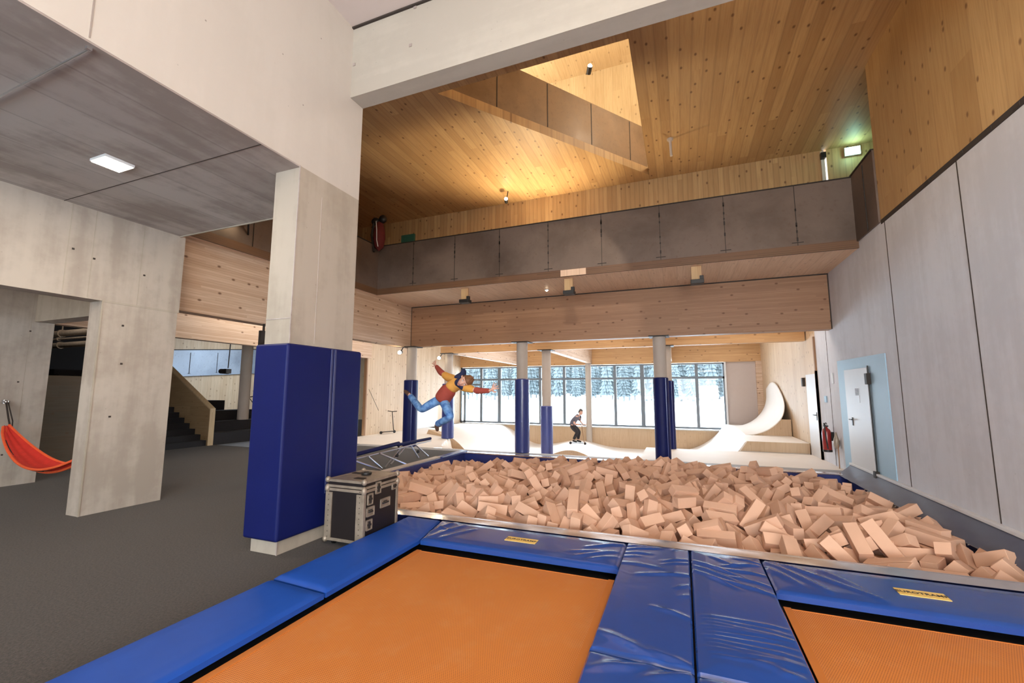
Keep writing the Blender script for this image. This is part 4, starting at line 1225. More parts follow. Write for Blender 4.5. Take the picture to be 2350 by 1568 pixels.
REST = """1462 5939 20 172 204 548 -792 29;-1918 6794 -56 558 -607 45 565 29;-243 9506 153 233 -566 -258 747 29;89 10060 117 5 880 -447 162 40;-1746 8585 146 167 -30 -363 -916 40;-4272 7799 78 770 139 261 566 40;-4448 7075 -12 336 644 409 553 29;2296 7729 -20 755 223 -434 -439 40;-1272 9021 157 728 -107 -373 566 40;6 7755 83 526 -814 -26 -246 40;121 9681 44 273 -168 446 836 40;-1227 8383 115 506 110 -352 780 40;-615 7518 19 358 -278 -476 -754 40;-381 7332 -38 696 -344 325 540 40;-1890 9021 134 867 -256 -294 311 29;-4234 7480 19 634 348 507 -468 29;-4871 7361 -11 77 479 835 -258 40;-2857 6672 71 212 -178 -711 646 40;-2480 7642 114 617 759 -176 110 40;-2087 8644 211 451 -419 -593 519 40;-2433 8403 196 721 -677 -128 73 29;2116 9119 26 293 942 -103 129 40;-4184 5739 56 18 -265 964 -10 40;-3544 7932 -34 567 515 -268 584 40;887 9057 -6 59 -352 -824 -440 40;1948 5886 22 4 -866 313 391 29;2938 6009 -165 625 331 625 331 40;1024 8009 -3 66 -410 -797 -438 29;387 6926 84 154 701 -627 -303 29;-1143 6537 -65 543 136 747 -359 40;-974 9857 145 329 -679 -640 146 40;-1465 7803 37 890 166 -235 -353 29;2109 7560 -33 194 -22 -981 -17 40;-442 5413 -57 268 276 632 672 40;2832 6280 -196 0 456 0 -890 40;-4517 10265 -174 54 -325 319 889 40;-2854 9107 43 273 -834 -480 -6 40;-4806 6908 18 102 -183 -509 835 40;51 8375 17 195 151 571 -783 40;-2139 6839 -5 90 938 151 299 40;-1574 6152 21 493 -455 277 -688 40;1579 6290 -111 64 393 -744 536 29;2787 6903 -42 343 -909 -134 196 40;1353 5717 -130 608 -353 165 -691 40;-4480 9171 -66 278 -19 -815 507 40;48 8766 -44 512 792 -111 313 40;-320 7527 73 869 -241 268 -338 40;-862 8405 70 4 -521 -785 -336 40;873 9599 -68 245 -842 -156 454 40;-1327 7629 38 287 -209 620 -700 40;1969 8189 75 551 128 140 -813 40;1940 6295 -13 698 479 -297 -443 40;-992 9392 55 670 615 -415 29 40;809 9904 2 826 372 409 111 29;-598 7131 63 842 -456 -233 -172 40;2072 8824 10 369 -703 -539 281 40;86 8079 -10 142 556 -610 547 40;-1454 9826 80 2 357 911 207 40;-2450 9014 110 500 855 -122 61 40;517 9641 20 577 -69 -430 691 29;-184 8959 47 28 -817 -377 435 29;1696 9811 -51 88 -848 -448 -271 40;2429 8694 -126 147 -897 -295 -293 29;-5465 8421 -191 697 434 -60 -568 40;1450 7814 8 658 442 211 572 40;38 6773 -46 236 -680 689 -83 40;1292 6648 -127 235 -622 740 -95 40;-305 5943 -155 515 -436 122 -727 40;1046 5746 -127 330 274 708 -561 29;998 6094 -70 687 722 57 61 40;-3582 9681 -67 857 -160 69 485 40;731 8564 9 149 482 -768 394 40;-4038 6827 -33 349 -459 -770 273 40;-355 6966 -31 935 167 -255 -179 40;-1408 5968 0 103 -381 -385 835 40;-3104 5280 -59 246 -389 -757 463 40;1039 5945 -94 361 -359 -708 -489 40;-2281 8067 124 133 981 5 138 40;-2589 6570 -26 620 -165 685 -345 29;-2750 10062 -9 411 -774 -463 -128 40;-558 9869 132 436 104 315 -836 40;-2611 9883 0 75 676 673 -292 40;-3320 9389 10 868 130 379 293 29;-3472 9158 -47 250 -183 -907 287 40;-2736 8402 88 185 -152 -18 -971 29;775 10073 9 939 40 -125 319 40;739 8750 2 238 566 -719 325 29;-3361 5403 -92 446 366 -202 792 40;-2477 5756 10 55 -252 944 -205 40;-438 5891 -10 394 -858 -321 73 40;2579 7245 -113 864 251 -429 -76 40;-1377 8643 176 10 238 -770 -592 29;276 8801 -85 457 -165 795 -364 40;-764 6885 103 577 208 433 661 40;-236 9302 77 17 201 -618 -760 40;-3315 8111 39 55 -524 -705 474 40;-2242 7897 46 514 249 -686 -450 40;2368 9543 -41 723 689 -58 13 40;1151 7028 13 561 -563 595 117 29;868 7195 12 265 -889 327 182 29;-3629 5296 -88 313 756 495 -291 29;2862 7944 -78 280 742 -600 -106 40;1790 5787 -230 249 -522 800 164 40;-1372 9343 103 492 423 -125 -751 40;-4829 7940 -32 190 421 878 -128 40;-11 9105 -55 888 -424 -151 -95 40;1370 9303 74 449 7 -80 -890 40;-3490 5479 -136 895 -390 147 159 40;-13 6111 -117 850 -146 483 -153 29;-1487 9468 101 328 860 388 48 40;-3558 6940 109 144 900 300 282 40;-3957 5714 -59 343 -10 21 -939 40;-907 6073 -97 948 -143 195 206 40;-3549 8382 7 258 -91 885 -377 40;-3839 6876 12 501 -102 -429 745 40;1623 9244 26 44 244 -729 -638 40;-3258 6133 128 675 465 107 563 40;1269 8908 -4 893 -399 -64 198 29;2793 8473 -96 337 -162 389 -842 40;265 6311 13 713 332 -28 617 29;-166 8616 -65 917 -125 -372 78 40;-4343 6067 0 928 -212 184 -244 40;2933 7729 -205 647 -287 -286 -646 40;122 6696 -168 153 -201 -122 960 40;-5128 8235 -55 443 -4 13 -896 29;-2913 7569 161 655 -168 198 -709 29;-4463 6703 23 66 -786 556 -261 40;-1770 7351 -61 191 722 -650 145 40;-1028 8768 5 182 -266 947 -9 40;-3889 6075 73 140 -324 710 -609 40;818 7023 10 440 -257 7 860 29;1453 6699 -154 383 -696 -580 -180 40;1075 5560 -160 294 -343 547 705 29;2040 5707 -82 491 47 -359 -793 40;-2071 9996 49 249 673 -581 -385 29;-450 9706 154 82 515 -846 107 40;-4217 9038 -82 477 -267 -404 -733 29;-3239 8293 98 269 961 23 -65 40;2375 10114 -115 103 -701 -103 -699 29;-1156 7918 35 969 -73 -58 229 40;77 7522 39 462 -846 -241 -110 29;735 8438 -51 918 370 89 109 29;-2699 6356 74 320 -270 -661 623 40;-2085 6151 5 442 -69 -501 741 29;2804 7526 -80 484 -529 485 -501 40;-1673 9643 76 325 -647 645 -243 40;-4624 8543 -48 698 -675 231 -61 40;-3810 8699 -98 207 -461 -682 -529 40;-4902 8244 7 832 370 129 393 40;1814 9901 -105 140 -920 -269 -248 40;-14 8494 -35 259 211 -575 747 29;-849 7934 -49 748 280 118 -590 40;1461 7507 -106 453 607 -625 190 40;-2111 5770 -81 126 -88 801 -578 40;884 5782 -64 775 382 -247 -439 40;1552 5088 -72 254 -338 94 901 40;-3351 9977 -28 852 -185 53 486 40;-1983 9552 103 159 670 707 162 40;-3826 8890 -43 298 -119 -947 15 40;-3520 7363 41 333 691 627 138 40;556 8720 63 558 -257 44 -788 40;-4081 7075 -101 281 823 -296 -395 40;-94 7035 127 464 -616 -595 227 40;1384 8364 27 771 294 270 496 40;-1026 6395 -46 370 -341 465 -728 29;-1812 5695 -19 27 -138 742 -655 40;865 6319 35 326 -582 -541 512 40;-2305 9245 81 780 -574 -240 -69 40;-465 7450 15 457 766 414 -180 40;-2468 6289 3 371 -196 -687 593 40;2146 8044 -24 358 -907 176 136 29;-1208 9257 26 718 513 -469 -26 40;-2750 8100 115 90 -600 -774 183 40;-1105 8109 30 203 148 -665 -704 29;-2024 7762 -42 691 -257 -219 639 40;-1311 6868 -35 517 545 -561 -350 40;-1722 6561 -103 412 -385 824 -57 40;2467 8247 -209 34 413 529 740 40;-3249 10752 -136 10 994 -1 106 40;-3366 10398 -151 965 -202 -169 8 40;-3983 8277 -58 369 -747 552 -42 40;-2435 7469 89 692 650 -308 63 40;-3425 6999 43 481 260 -194 -814 40;-1841 7767 -4 686 541 471 122 29;1796 8562 -60 417 901 -80 90 29;2819 9285 -215 55 486 -573 -657 40;1606 7099 -58 179 960 -213 33 40;-4510 10592 -264 279 266 647 -658 40;-5133 10332 -231 579 -805 31 126 40;-4794 9495 -139 573 -723 200 330 29;-4404 8450 25 118 -121 -985 -27 29;-3401 8777 -5 947 -292 -104 79 29;-3893 7577 13 223 907 155 321 40;-3719 7137 25 715 44 -576 395 29;-1353 8293 64 556 573 -426 -427 40;652 9484 -74 676 47 625 387 29;281 9215 -105 862 -302 366 -176 40;-1211 7117 -54 86 -585 -773 -231 40;-1997 6211 -73 353 -131 -501 779 40;1153 6370 -203 198 89 964 -150 29;2012 6238 -168 120 -400 -899 132 40;-3948 9691 -114 659 128 -40 -740 40;-940 9149 40 952 206 -184 135 40;-2808 7563 45 123 -564 740 346 40;-5274 7458 -43 24 -123 976 -180 40;408 9001 -113 314 247 -392 829 40;247 8463 -82 206 -380 497 753 40;-610 8035 -31 728 -611 272 -152 40;-2141 7790 59 619 -533 -454 356 40;2793 9580 -195 298 927 -69 -216 40;-2392 6707 -42 375 -287 -811 346 40;1211 6568 -35 451 -585 -611 284 29;-923 5879 -234 63 303 -710 -632 40;-119 5674 -155 619 161 148 754 40;2347 6096 -208 164 952 254 -48 40;-3517 10758 -181 537 537 460 -460 29;-823 9743 61 103 -497 806 305 40;-4922 10495 -275 106 -88 -703 -698 40;-2661 8696 78 439 -251 657 -559 40;-5288 8047 -127 852 258 -218 -401 29;353 7960 61 218 511 -738 -384 40;691 7502 78 392 58 -22 -918 40;-3928 5328 -76 24 596 801 -43 40;927 6617 -39 156 -13 -988 11 40;-712 5819 -158 165 -321 926 -106 40;-1202 9591 55 284 734 525 324 40;-2717 9096 -8 314 553 -767 -88 40;-446 9550 39 563 689 -414 -192 40;-4559 7895 -29 400 744 359 397 29;-5411 7596 -46 825 -553 -95 67 40;-4151 7650 -9 696 416 -518 -273 40;-1711 8191 111 949 201 -62 -233 40;-5 9554 -10 895 -445 26 22 40;2405 10535 -122 119 -679 -712 -135 40;1735 9411 -92 706 72 -673 210 40;-461 8258 -72 563 749 147 -317 40;1998 9583 0 953 -286 60 83 29;831 7857 54 670 296 493 469 29;-3949 6084 -48 547 421 -421 -589 40;-2598 5966 -106 311 -35 711 630 40;-2011 6450 -149 665 -542 -487 -164 40;253 6431 -63 807 331 28 488 40;2916 6827 -312 182 -683 -108 -699 40;-3561 10480 -116 703 -35 -256 -663 40;-1194 10073 78 193 70 -344 -916 29;-4073 10571 -222 361 463 220 -779 40;-2806 9516 -29 220 843 -369 -323 40;-3131 9089 -31 204 -786 350 -467 40;-3154 9820 -86 757 -554 14 -346 29;-4321 10012 -227 679 -205 -238 -663 40;-2975 9227 -3 218 -396 -877 -165 40;-1714 10075 -59 956 -88 212 -185 29;-1672 8736 31 283 111 -771 560 40;-3922 7900 -9 49 873 156 -460 40;479 10585 -101 564 430 -536 457 29;-4066 8526 -142 469 691 -30 -550 40;-4635 8087 -98 759 606 50 -234 40;-3020 7890 88 312 273 901 127 40;1161 10429 -126 382 -806 -69 448 40;-117 9419 -54 339 -907 75 -239 40;-5278 7821 -140 39 147 970 192 40;-1620 8231 6 569 806 -16 163 40;-3278 7383 18 775 309 -418 -360 40;-3043 6904 56 345 -309 -559 -688 29;557 9243 -19 859 260 -54 -438 40;-3963 7282 -46 493 633 -572 -170 29;-1693 8051 -71 901 233 -350 -108 40;-642 8636 -74 268 -388 870 -144 29;-1571 7630 -74 28 -818 -451 -357 29;1197 8723 -38 845 278 360 282 40;1737 8737 -64 644 -316 -275 -640 29;1433 8631 -156 489 173 -586 622 40;-2517 6685 -85 357 -812 447 113 40;-973 7094 -30 209 -931 -267 -132 29;-2570 6918 -89 912 -98 -334 218 29;1909 7059 -143 220 768 379 467 40;1828 6811 -106 54 -947 -233 -213 40;2281 6570 -46 158 672 480 540 29;820 6301 -116 961 -56 -175 -206 29;68 5618 -180 567 361 126 729 40;1270 6041 -170 448 663 586 130 29;2430 6216 -114 144 -211 558 -790 40;2473 5527 -187 305 -782 -530 123 40;-4337 10393 -307 561 137 -711 401 40;434 5717 -312 542 -371 598 459 40;2628 6431 -316 106 724 -114 672 40;-3041 5754 -204 739 524 276 322 40;-4220 7096 -186 457 -210 -859 91 40;-2350 5477 -236 457 299 652 -526 29;-1853 7877 -197 10 -172 985 26 40;-66 6525 -162 197 -369 -79 -905 40;838 5690 -160 281 806 -505 -129 40;1976 10758 -300 397 396 -586 585 40;-2887 5531 -191 653 648 289 262 29;471 5509 -264 364 202 -449 791 40;728 7927 -72 288 -706 -324 560 40;-5278 5693 -198 634 594 335 364 40;-4756 6995 -171 145 612 167 759 40;-4489 9342 -280 156 -102 -953 -238 40;-3607 9080 -110 369 -210 -533 -732 40;-2878 7245 -200 480 325 -465 669 40;-3084 7463 -184 708 692 -97 -104 40;-2651 5393 -219 180 -362 -645 -648 40;288 9560 -118 681 288 430 518 40;1006 9449 -147 579 240 720 298 40;1774 7329 -164 167 62 912 370 29;1906 9759 -60 284 -124 -130 -942 40;2449 8994 -124 381 -230 -194 -874 40;-5320 5903 -170 834 35 -311 455 40;-4874 6459 -220 898 113 -352 -240 40;-4925 7285 -104 26 -128 -955 268 40;-4519 8816 -210 477 426 8 -769 40;-4558 10388 -316 426 -116 -868 228 40;-3345 5939 -143 224 600 -562 -524 29;-2227 6986 -99 559 816 -3 151 40;-2054 8074 -80 34 -372 -748 -548 40;-1718 6141 -33 746 -21 73 -661 40;-1761 6969 -105 242 -837 -308 -383 40;-881 9251 -39 332 -36 782 -527 40;-388 6397 -84 183 47 -838 -513 29;-44 6312 -114 217 -264 -773 -535 40;156 7073 -53 401 -180 23 898 40;634 6519 -198 419 490 -751 142 40;889 8169 -157 469 -816 336 34 40;1524 7814 -133 271 878 -370 138 40;2331 5685 -182 553 549 443 443 40;2476 8000 -142 173 -146 -974 5 40;2916 8129 -211 631 -320 -449 546 40;-5068 6931 -146 388 -536 -728 -182 40;-4486 5702 -121 693 7 719 -50 29;-4706 6544 -63 770 225 -285 -524 40;-4311 8384 -152 229 -125 961 -91 40;-4865 10625 -364 160 189 -684 686 40;-4215 6957 -140 721 544 94 -418 29;-4162 10429 -257 176 887 -364 -223 40;-3174 6584 -44 92 -941 15 326 40;-3084 7190 -6 577 70 205 788 40;-3012 8657 -109 394 -686 -492 -365 29;-2712 6216 -73 6 -975 222 2 40;-2684 7279 -64 880 -96 -179 430 40;-1970 6294 -222 307 776 -43 550 40;-2167 7128 -48 979 158 -67 109 40;-2029 8350 74 464 -487 452 -585 40;-1669 6850 -109 630 190 739 -143 29;-687 5429 -119 307 -733 304 -526 40;-998 5860 -122 953 -58 -172 243 29;-359 6715 -63 185 319 788 492 40;-617 7302 -36 80 408 37 909 40;-139 5149 -128 787 -16 -291 543 40;1731 5616 -202 794 162 -250 529 40;1661 8267 -45 264 -676 655 -211 40;1796 8430 -120 406 -844 47 -347 40;2037 9410 -110 68 604 -783 130 40;2119 7714 -118 351 -10 -933 -82 40;1970 9103 -165 113 740 -581 319 40;-5269 5747 -64 325 357 -639 -599 40;-5109 5725 -188 864 11 -87 495 29;-5073 6535 -148 186 291 -784 -516 40;-4840 9784 -212 12 579 -812 73 40;-4229 5737 -70 399 16 -13 -917 40;-3343 6442 59 6 -992 128 16 40;-3446 7830 -20 578 -746 -326 -53 40;-2609 9635 -98 332 -167 -900 226 40;-2044 5288 -131 955 147 235 108 40;-2060 7401 -50 494 -592 -377 514 29;-2464 10044 -87 201 640 -698 -252 40;-1726 5579 -100 458 598 492 -437 29;-1738 10758 -209 384 384 595 -593 40;-1416 8821 -5 300 -438 -61 -845 40;-1002 5732 -35 807 548 84 202 29;-903 7582 -29 121 386 883 239 40;-475 9067 -53 841 -19 -327 431 29;-107 6838 -80 688 16 -153 709 40;460 6953 -129 929 68 203 302 40;391 9623 -54 496 291 -805 -147 40;1062 7284 -26 233 602 758 -90 29;623 8112 17 739 255 299 547 40;1532 8630 -58 351 304 -678 570 29;1232 9134 -68 226 -973 48 -27 40;1513 10758 -112 578 -578 -407 -408 29;1742 6062 -175 137 -205 803 -543 40;1835 9137 -63 468 517 567 438 40;2257 10235 -213 112 838 423 -325 40;2933 9782 -315 476 -523 523 476 40;2598 6699 -187 651 -642 295 -279 40;2844 9063 -185 641 587 362 336 40;-5483 5621 -207 547 242 84 -797 40;-5509 7049 -213 780 -91 610 -104 40;-5558 7678 -158 393 588 394 588 40;-5533 9395 -177 273 652 707 15 40;-5015 5390 -129 886 -195 -72 -414 40;-4699 5465 -49 270 262 -926 -32 40;-5056 7481 -220 246 -526 813 32 40;-4538 8210 -74 909 -41 -380 -168 40;-4461 5877 -68 928 264 -263 -13 40;-4102 8146 -91 849 74 442 279 40;-4276 9256 -225 525 36 -696 489 29;-4017 6416 -87 886 -387 -189 -171 40;-3603 8179 11 22 914 49 -403 29;-3163 5788 -101 215 -215 893 -333 29;-2873 8638 -96 626 -5 755 -196 40;-2796 9031 -105 496 627 585 135 40;-2419 7401 -47 390 -692 -523 309 40;-2508 7837 -33 481 -413 -562 531 40;-2670 8277 11 470 671 -246 518 29;-2221 9289 -14 959 148 -217 110 40;-2498 9577 22 456 588 587 319 40;-1266 5445 -72 2 47 847 -530 40;-1475 7004 -63 780 164 43 -602 40;-917 5443 -166 819 -8 -247 517 40;-809 6652 -18 105 37 -691 -714 40;49 7183 22 427 98 -153 -886 29;480 7334 60 543 -696 33 -468 40;1258 7909 -64 195 -175 803 -536 29;1683 7513 -101 56 663 630 -401 29;1603 9571 34 50 76 -994 60 29;2257 10517 -163 692 51 137 707 29;2332 9188 -96 824 211 64 523 40;2494 6826 -53 437 12 -7 899 29;2565 8400 -214 824 -331 413 199 29;-5499 6281 -317 86 686 456 560 40;-5299 9335 -308 540 -677 -291 -407 40;-5345 6221 -142 726 -595 -30 -344 29;-5033 8817 -72 468 -521 360 -617 40;-4401 7542 -40 118 487 -841 -202 40;-4644 9965 -183 729 -48 -17 682 40;-3235 8409 -10 179 127 476 -852 40;-3433 8929 -14 92 14 -93 -991 40;-3378 9385 -110 213 773 -493 -338 40;-3024 10162 -194 349 -368 157 -847 40;-2782 5894 -87 11 333 875 -350 40;-2060 9478 -26 478 420 321 702 40;-2175 10031 -30 591 -330 409 -612 40;-2321 9987 -42 165 -649 726 -156 40;-1499 6594 -39 328 488 706 394 40;-1103 8378 -38 323 -930 160 -73 40;-1208 8741 75 219 -48 660 717 29;-936 8612 -89 252 81 640 -721 40;-361 8689 -41 415 -686 -588 105 40;-116 7307 55 221 -241 944 -48 40;242 7492 -4 314 890 269 192 40;1139 10040 13 302 -852 -425 -48 40;2627 10544 -270 671 -396 572 -256 40;2909 5481 -166 693 139 461 536 40;2680 8186 -162 47 -608 547 -573 29;-5544 10046 -375 706 33 706 -33 29;-5393 10416 -370 174 -687 -684 -174 40;-5120 6320 -66 257 103 -847 454 40;-5253 6786 -78 33 430 -898 81 29;-5250 7275 -99 175 375 895 -165 29;-4386 8297 -37 248 172 953 -18 40;-4113 5445 -15 851 242 -364 -291 40;-3753 9937 -110 787 -380 222 -432 40;-3325 6135 -26 857 -397 130 302 29;-3840 9231 -49 751 24 -244 614 29;-3270 9713 -82 324 806 261 -421 29;-3039 10585 -177 874 -466 -115 74 40;-1740 8427 81 12 -32 704 709 40;-1656 8903 -1 338 -905 117 -230 29;-1831 9968 -42 681 698 -173 -140 29;-1045 6737 -39 991 16 4 132 29;-344 8177 -23 180 467 -811 -303 40;514 5156 -100 695 -179 -471 -512 29;1083 6805 -162 111 -565 -144 805 29;2544 8227 -85 465 815 304 166 29;-5553 5990 -200 512 488 -547 -449 40;-5472 6469 -127 932 -362 -8 -18 29;-5370 6994 -70 887 -14 -45 460 40;-5549 6712 -15 164 -688 -679 -198 29;-5425 8703 -178 829 451 -291 -158 40;-5537 10350 -382 603 -410 -567 384 40;-4734 5449 -206 832 -486 252 95 40;-5041 5652 -57 236 225 609 723 29;-5032 6083 -95 841 -25 -292 455 40;-5056 6691 -42 723 474 342 367 40;-4846 7618 -108 213 304 396 840 40;-5152 8705 -127 77 -658 -712 -232 40;-4313 5373 -77 208 283 386 853 40;-4773 5779 -103 241 116 703 -659 40;-4689 5979 -14 495 773 395 46 40;-4635 7189 -56 699 300 -88 -644 40;-4438 9665 -174 789 -559 -19 254 40;-4979 10124 -196 321 292 648 626 29;-3876 8487 -30 148 655 -637 379 29;-3682 9358 -134 71 119 973 -184 40;-161 7967 -11 57 -195 -170 964 29;2626 7724 -64 18 881 471 -33 40;-5101 5277 -83 171 -434 -867 173 29;-4542 5253 -159 561 -426 -638 311 40;-4916 6007 -60 91 842 435 305 40;-4893 6543 -56 545 -72 469 -691 40;-4342 5275 7 140 -23 -334 932 29;-4628 5678 -62 462 565 -437 526 40;-4323 6622 -25 223 792 548 151 29;-4082 9423 -167 838 -518 133 108 40;-4283 10235 -228 400 227 -798 -389 29;-2091 8923 74 61 -864 471 -166 29;-1897 7248 -40 665 -27 50 745 40;-887 10101 4 779 166 -449 -405 40;-205 7600 11 110 807 -388 -431 40;-547 8931 33 575 419 166 683 29"""


foam_proto = {}
rd = random.Random(9)


def foam_mesh(L, k):
    m = MB()
    m.box(-L / 2, -.0675, -.0625, L / 2, .0675, .0625)
    # slight taper and bow so that no block is a perfect box
    r = random.Random(k * 7 + int(L * 100))
    m.v = [(x + r.uniform(-.006, .006), y + r.uniform(-.006, .006), z + r.uniform(-.005, .005)) for (x, y, z) in m.v]
    me = bpy.data.meshes.new('foam_block')
    me.from_pydata(m.v, [], m.f)
    me.materials.append(M['foam'])
    bm = bmesh.new()
    bm.from_mesh(me)
    bmesh.ops.recalc_face_normals(bm, faces=bm.faces)
    bmesh.ops.bevel(bm, geom=list(bm.edges), offset=.0035, segments=1, affect='EDGES')
    bm.to_mesh(me)
    bm.free()
    return me


for L in (40, 29):
    foam_proto[L] = [foam_mesh(L / 100, k) for k in range(5)]


def parse(s):
    for r in s.split(';'):
        a = [int(t) for t in r.split()]
        yield Vector((a[0] / 1000, a[1] / 1000, a[2] / 1000)), Quaternion((a[3] / 1000, a[4] / 1000, a[5] / 1000, a[6] / 1000)).normalized(), a[7]


for k, (p, q, L) in enumerate(parse(FOAM)):
    o = bpy.data.objects.new('foam_block', foam_proto[L][k % 5])
    o.location = p
    o.rotation_mode = 'QUATERNION'
    o.rotation_quaternion = q
    COL.objects.link(o)
    tag(o, foam_label(p, q, L), 'foam block', 'loose tan foam blocks filling the pit')
m = MB()
for p, q, L in parse(REST):
    m.obox(p, q, (L / 100, .135, .125))
o = single('foam_block_filling', m, M['foam'], (-1.3, 7.9, -.5), 'heap of further tan foam blocks wedged deeper between the larger ones', 'foam blocks')
o['kind'] = 'stuff'

# ------------------------------------------------------------ wall pads around the columns
M['navyseam'] = plain('navy_seam', (0.05, 0.06, 0.16), .3)
pp = MB()
x0, x1, y0, y1, z0, z1 = -4.335, -3.85, 3.36, 4.50, .14, 2.165
pp.box(x0, y0, z0, x1, y1, z1)
pp = single('pillar_pad', pp, M['navy'], (-4.09, 3.93, .14), 'navy padding wrapped around the square concrete pillar', 'pad', bevel=.03, seg=4)
m = MB()
m.box(-3.852, 4.02, .16, -3.842, 4.05, 2.15)
m.box(-3.852, 3.97, .5, -3.844, 4.00, 2.15)
m.build('seam', M['navyseam'], pp, bevel=.003)['label'] = 'slightly shinier closing seam of the pad'
for (x, y, z, zb, r, matn, lab) in ((-7.85, 11.45, 2.02, 0.0, .215, 'navy', 'tall navy pad around the column just behind the folded trampoline'),
                           (-4.17, 11.45, 2.02, 0.0, .205, 'pitblue', 'tall blue pad around the column left of the skater'),
                           (-.49, 11.45, 2.02, 0.0, .185, 'navy', 'tall navy pad around the column right of the skater'),
                           (-7.92, 13.9, 1.95, 0.0, .22, 'pitblue', 'blue pad around the column behind the jumping person'),
                           (-4.20, 13.9, 1.20, -.90, .20, 'navy2', 'shorter lighter blue pad around the column standing inside the skate area'),
                           (-.42, 13.9, 2.0, -.90, .20, 'brown', 'pad mostly hidden behind the third column')):
    if matn == 'navy2' and 'navy2' not in M:
        M['navy2'] = vinyl('lighter_blue_pad', (0.05, 0.07, 0.27), .4, .05)
    if matn == 'brown':
        matn = 'navy'
    m = MB()
    m.lathe((x, y, zb), [(r - .02, 0), (r, .02), (r, z - zb - .02), (r - .02, z - zb)], 40)
    o = single('column_pad', m, M[matn], (x, y, zb), lab, 'pad', 'pads around the round columns', smooth=True)
    m = MB()
    m.box(x + r * .62, y - r * .80, zb + .02, x + r * .70, y - r * .73, z - .02)
    m.build('seam', M['pitblue'], o)

# ------------------------------------------------------------ flight case
fx0, fx1, fy0, fy1, fz0, fz1 = -3.70, -3.18, 3.84, 4.44, .055, .70
fc = empty('flight_case', (-3.44, 4.14, 0), 'worn black flight case with metal edges beside the navy pillar', 'flight case')
m = MB()
m.box(fx0 + .012, fy0 + .012, fz0 + .01, fx1 - .012, fy1 - .012, .60)
m.build('body', M['casebody'], fc)
m = MB()
m.box(fx0 + .012, fy0 + .012, .612, fx1 - .012, fy1 - .012, fz1 - .008)
lid = m.build('lid', M['casebody'], fc)
m = MB()
m.box(fx0 + .03, fy0 + .03, fz1 - .008, fx1 - .03, fy1 - .03, fz1 - .003)
m.build('lid_sheet', M['alu'], lid)['label'] = 'scratched pale top sheet'
e = .035
m = MB()
for (xa, ya) in ((fx0, fy0), (fx1 - e, fy0), (fx0, fy1 - e), (fx1 - e, fy1 - e)):
    m.box(xa, ya, fz0, xa + e, ya + e, .60)
m.box(fx0, fy0 - .003, fz0, fx0 + .085, fy0 + .012, .56)
m.box(fx1 - .10, fy0 - .003, fz0, fx1 - .012, fy0 + .012, .56)
for z in (fz0, .575):
    m.box(fx0, fy0, z, fx1, fy0 + .012, z + .03)
    m.box(fx0, fy1 - .012, z, fx1, fy1, z + .03)
    m.box(fx0, fy0, z, fx0 + .012, fy1, z + .03)
    m.box(fx1 - .012, fy0, z, fx1, fy1, z + .03)
m.build('edge_profile', M['alu'], fc, bevel=.002)
m = MB()
for z in (.614, .672):
    m.box(fx0, fy0, z, fx1, fy0 + .012, z + .026)
    m.box(fx0, fy1 - .012, z, fx1, fy1, z + .026)
    m.box(fx0, fy0, z, fx0 + .012, fy1, z + .026)
    m.box(fx1 - .012, fy0, z, fx1, fy1, z + .026)
for (a, b, c, d) in ((fx0, fy0, fx1, fy0 + e), (fx0, fy1 - e, fx1, fy1), (fx0, fy0, fx0 + e, fy1), (fx1 - e, fy0, fx1, fy1)):
    m.box(a, b, fz1 - .008, c, d, fz1)
m.build('lid_profile', M['alu'], lid, bevel=.002)
m = MB()
for k in range(10):
    for xx in (fx0 + .045, fx1 - .055):
        m.ball((xx, fy0 - .003, fz0 + .04 + k * .055), .005, 6, 4)
m.build('rivet', M['seam'], fc)
for (xa, ya) in ((fx0, fy0), (fx1, fy0), (fx0, fy1), (fx1, fy1)):
    for z in (fz0 + .01, .60, fz1 - .01):
        m = MB()
        m.ball((xa + (.012 if xa == fx0 else -.012), ya + (.012 if ya == fy0 else -.012), z), .03, 12, 8, 0, (1, 1, 1.1 if z != .60 else 1.5))
        m.build('ball_corner', M['alu'], fc, smooth=True)


def dish(y0, y1, z0, z1, inner='latch'):
    m = MB()
    x = fx1
    m.box(x - .01, y0, z0, x + .004, y1, z0 + .012)
    m.box(x - .01, y0, z1 - .012, x + .004, y1, z1)
    m.box(x - .01, y0, z0, x + .004, y0 + .012, z1)
    m.box(x - .01, y1 - .012, z0, x + .004, y1, z1)
    m.box(x - .012, y0, z0, x - .006, y1, z1)
    o = m.build(inner + '_dish', M['alu'], fc, bevel=.003)
    m = MB()
    yc, zc = (y0 + y1) / 2, (z0 + z1) / 2
    if inner == 'latch':
        m.box(x - .006, yc - .012, z0 + .02, x + .008, yc + .012, z1 - .02)
        m.box(x - .004, yc - .024, zc - .008, x + .010, yc + .024, zc + .012)
    else:
        m.tube([(x - .002, y0 + .03, zc), (x + .008, y0 + .04, zc), (x + .008, y1 - .04, zc), (x - .002, y1 - .03, zc)], .008, 8)
        m.box(x - .006, yc - .03, zc + .012, x + .002, yc + .03, zc + .02)
    m.build(inner, M['seam'] if inner == 'latch' else M['black'], o)
    return o


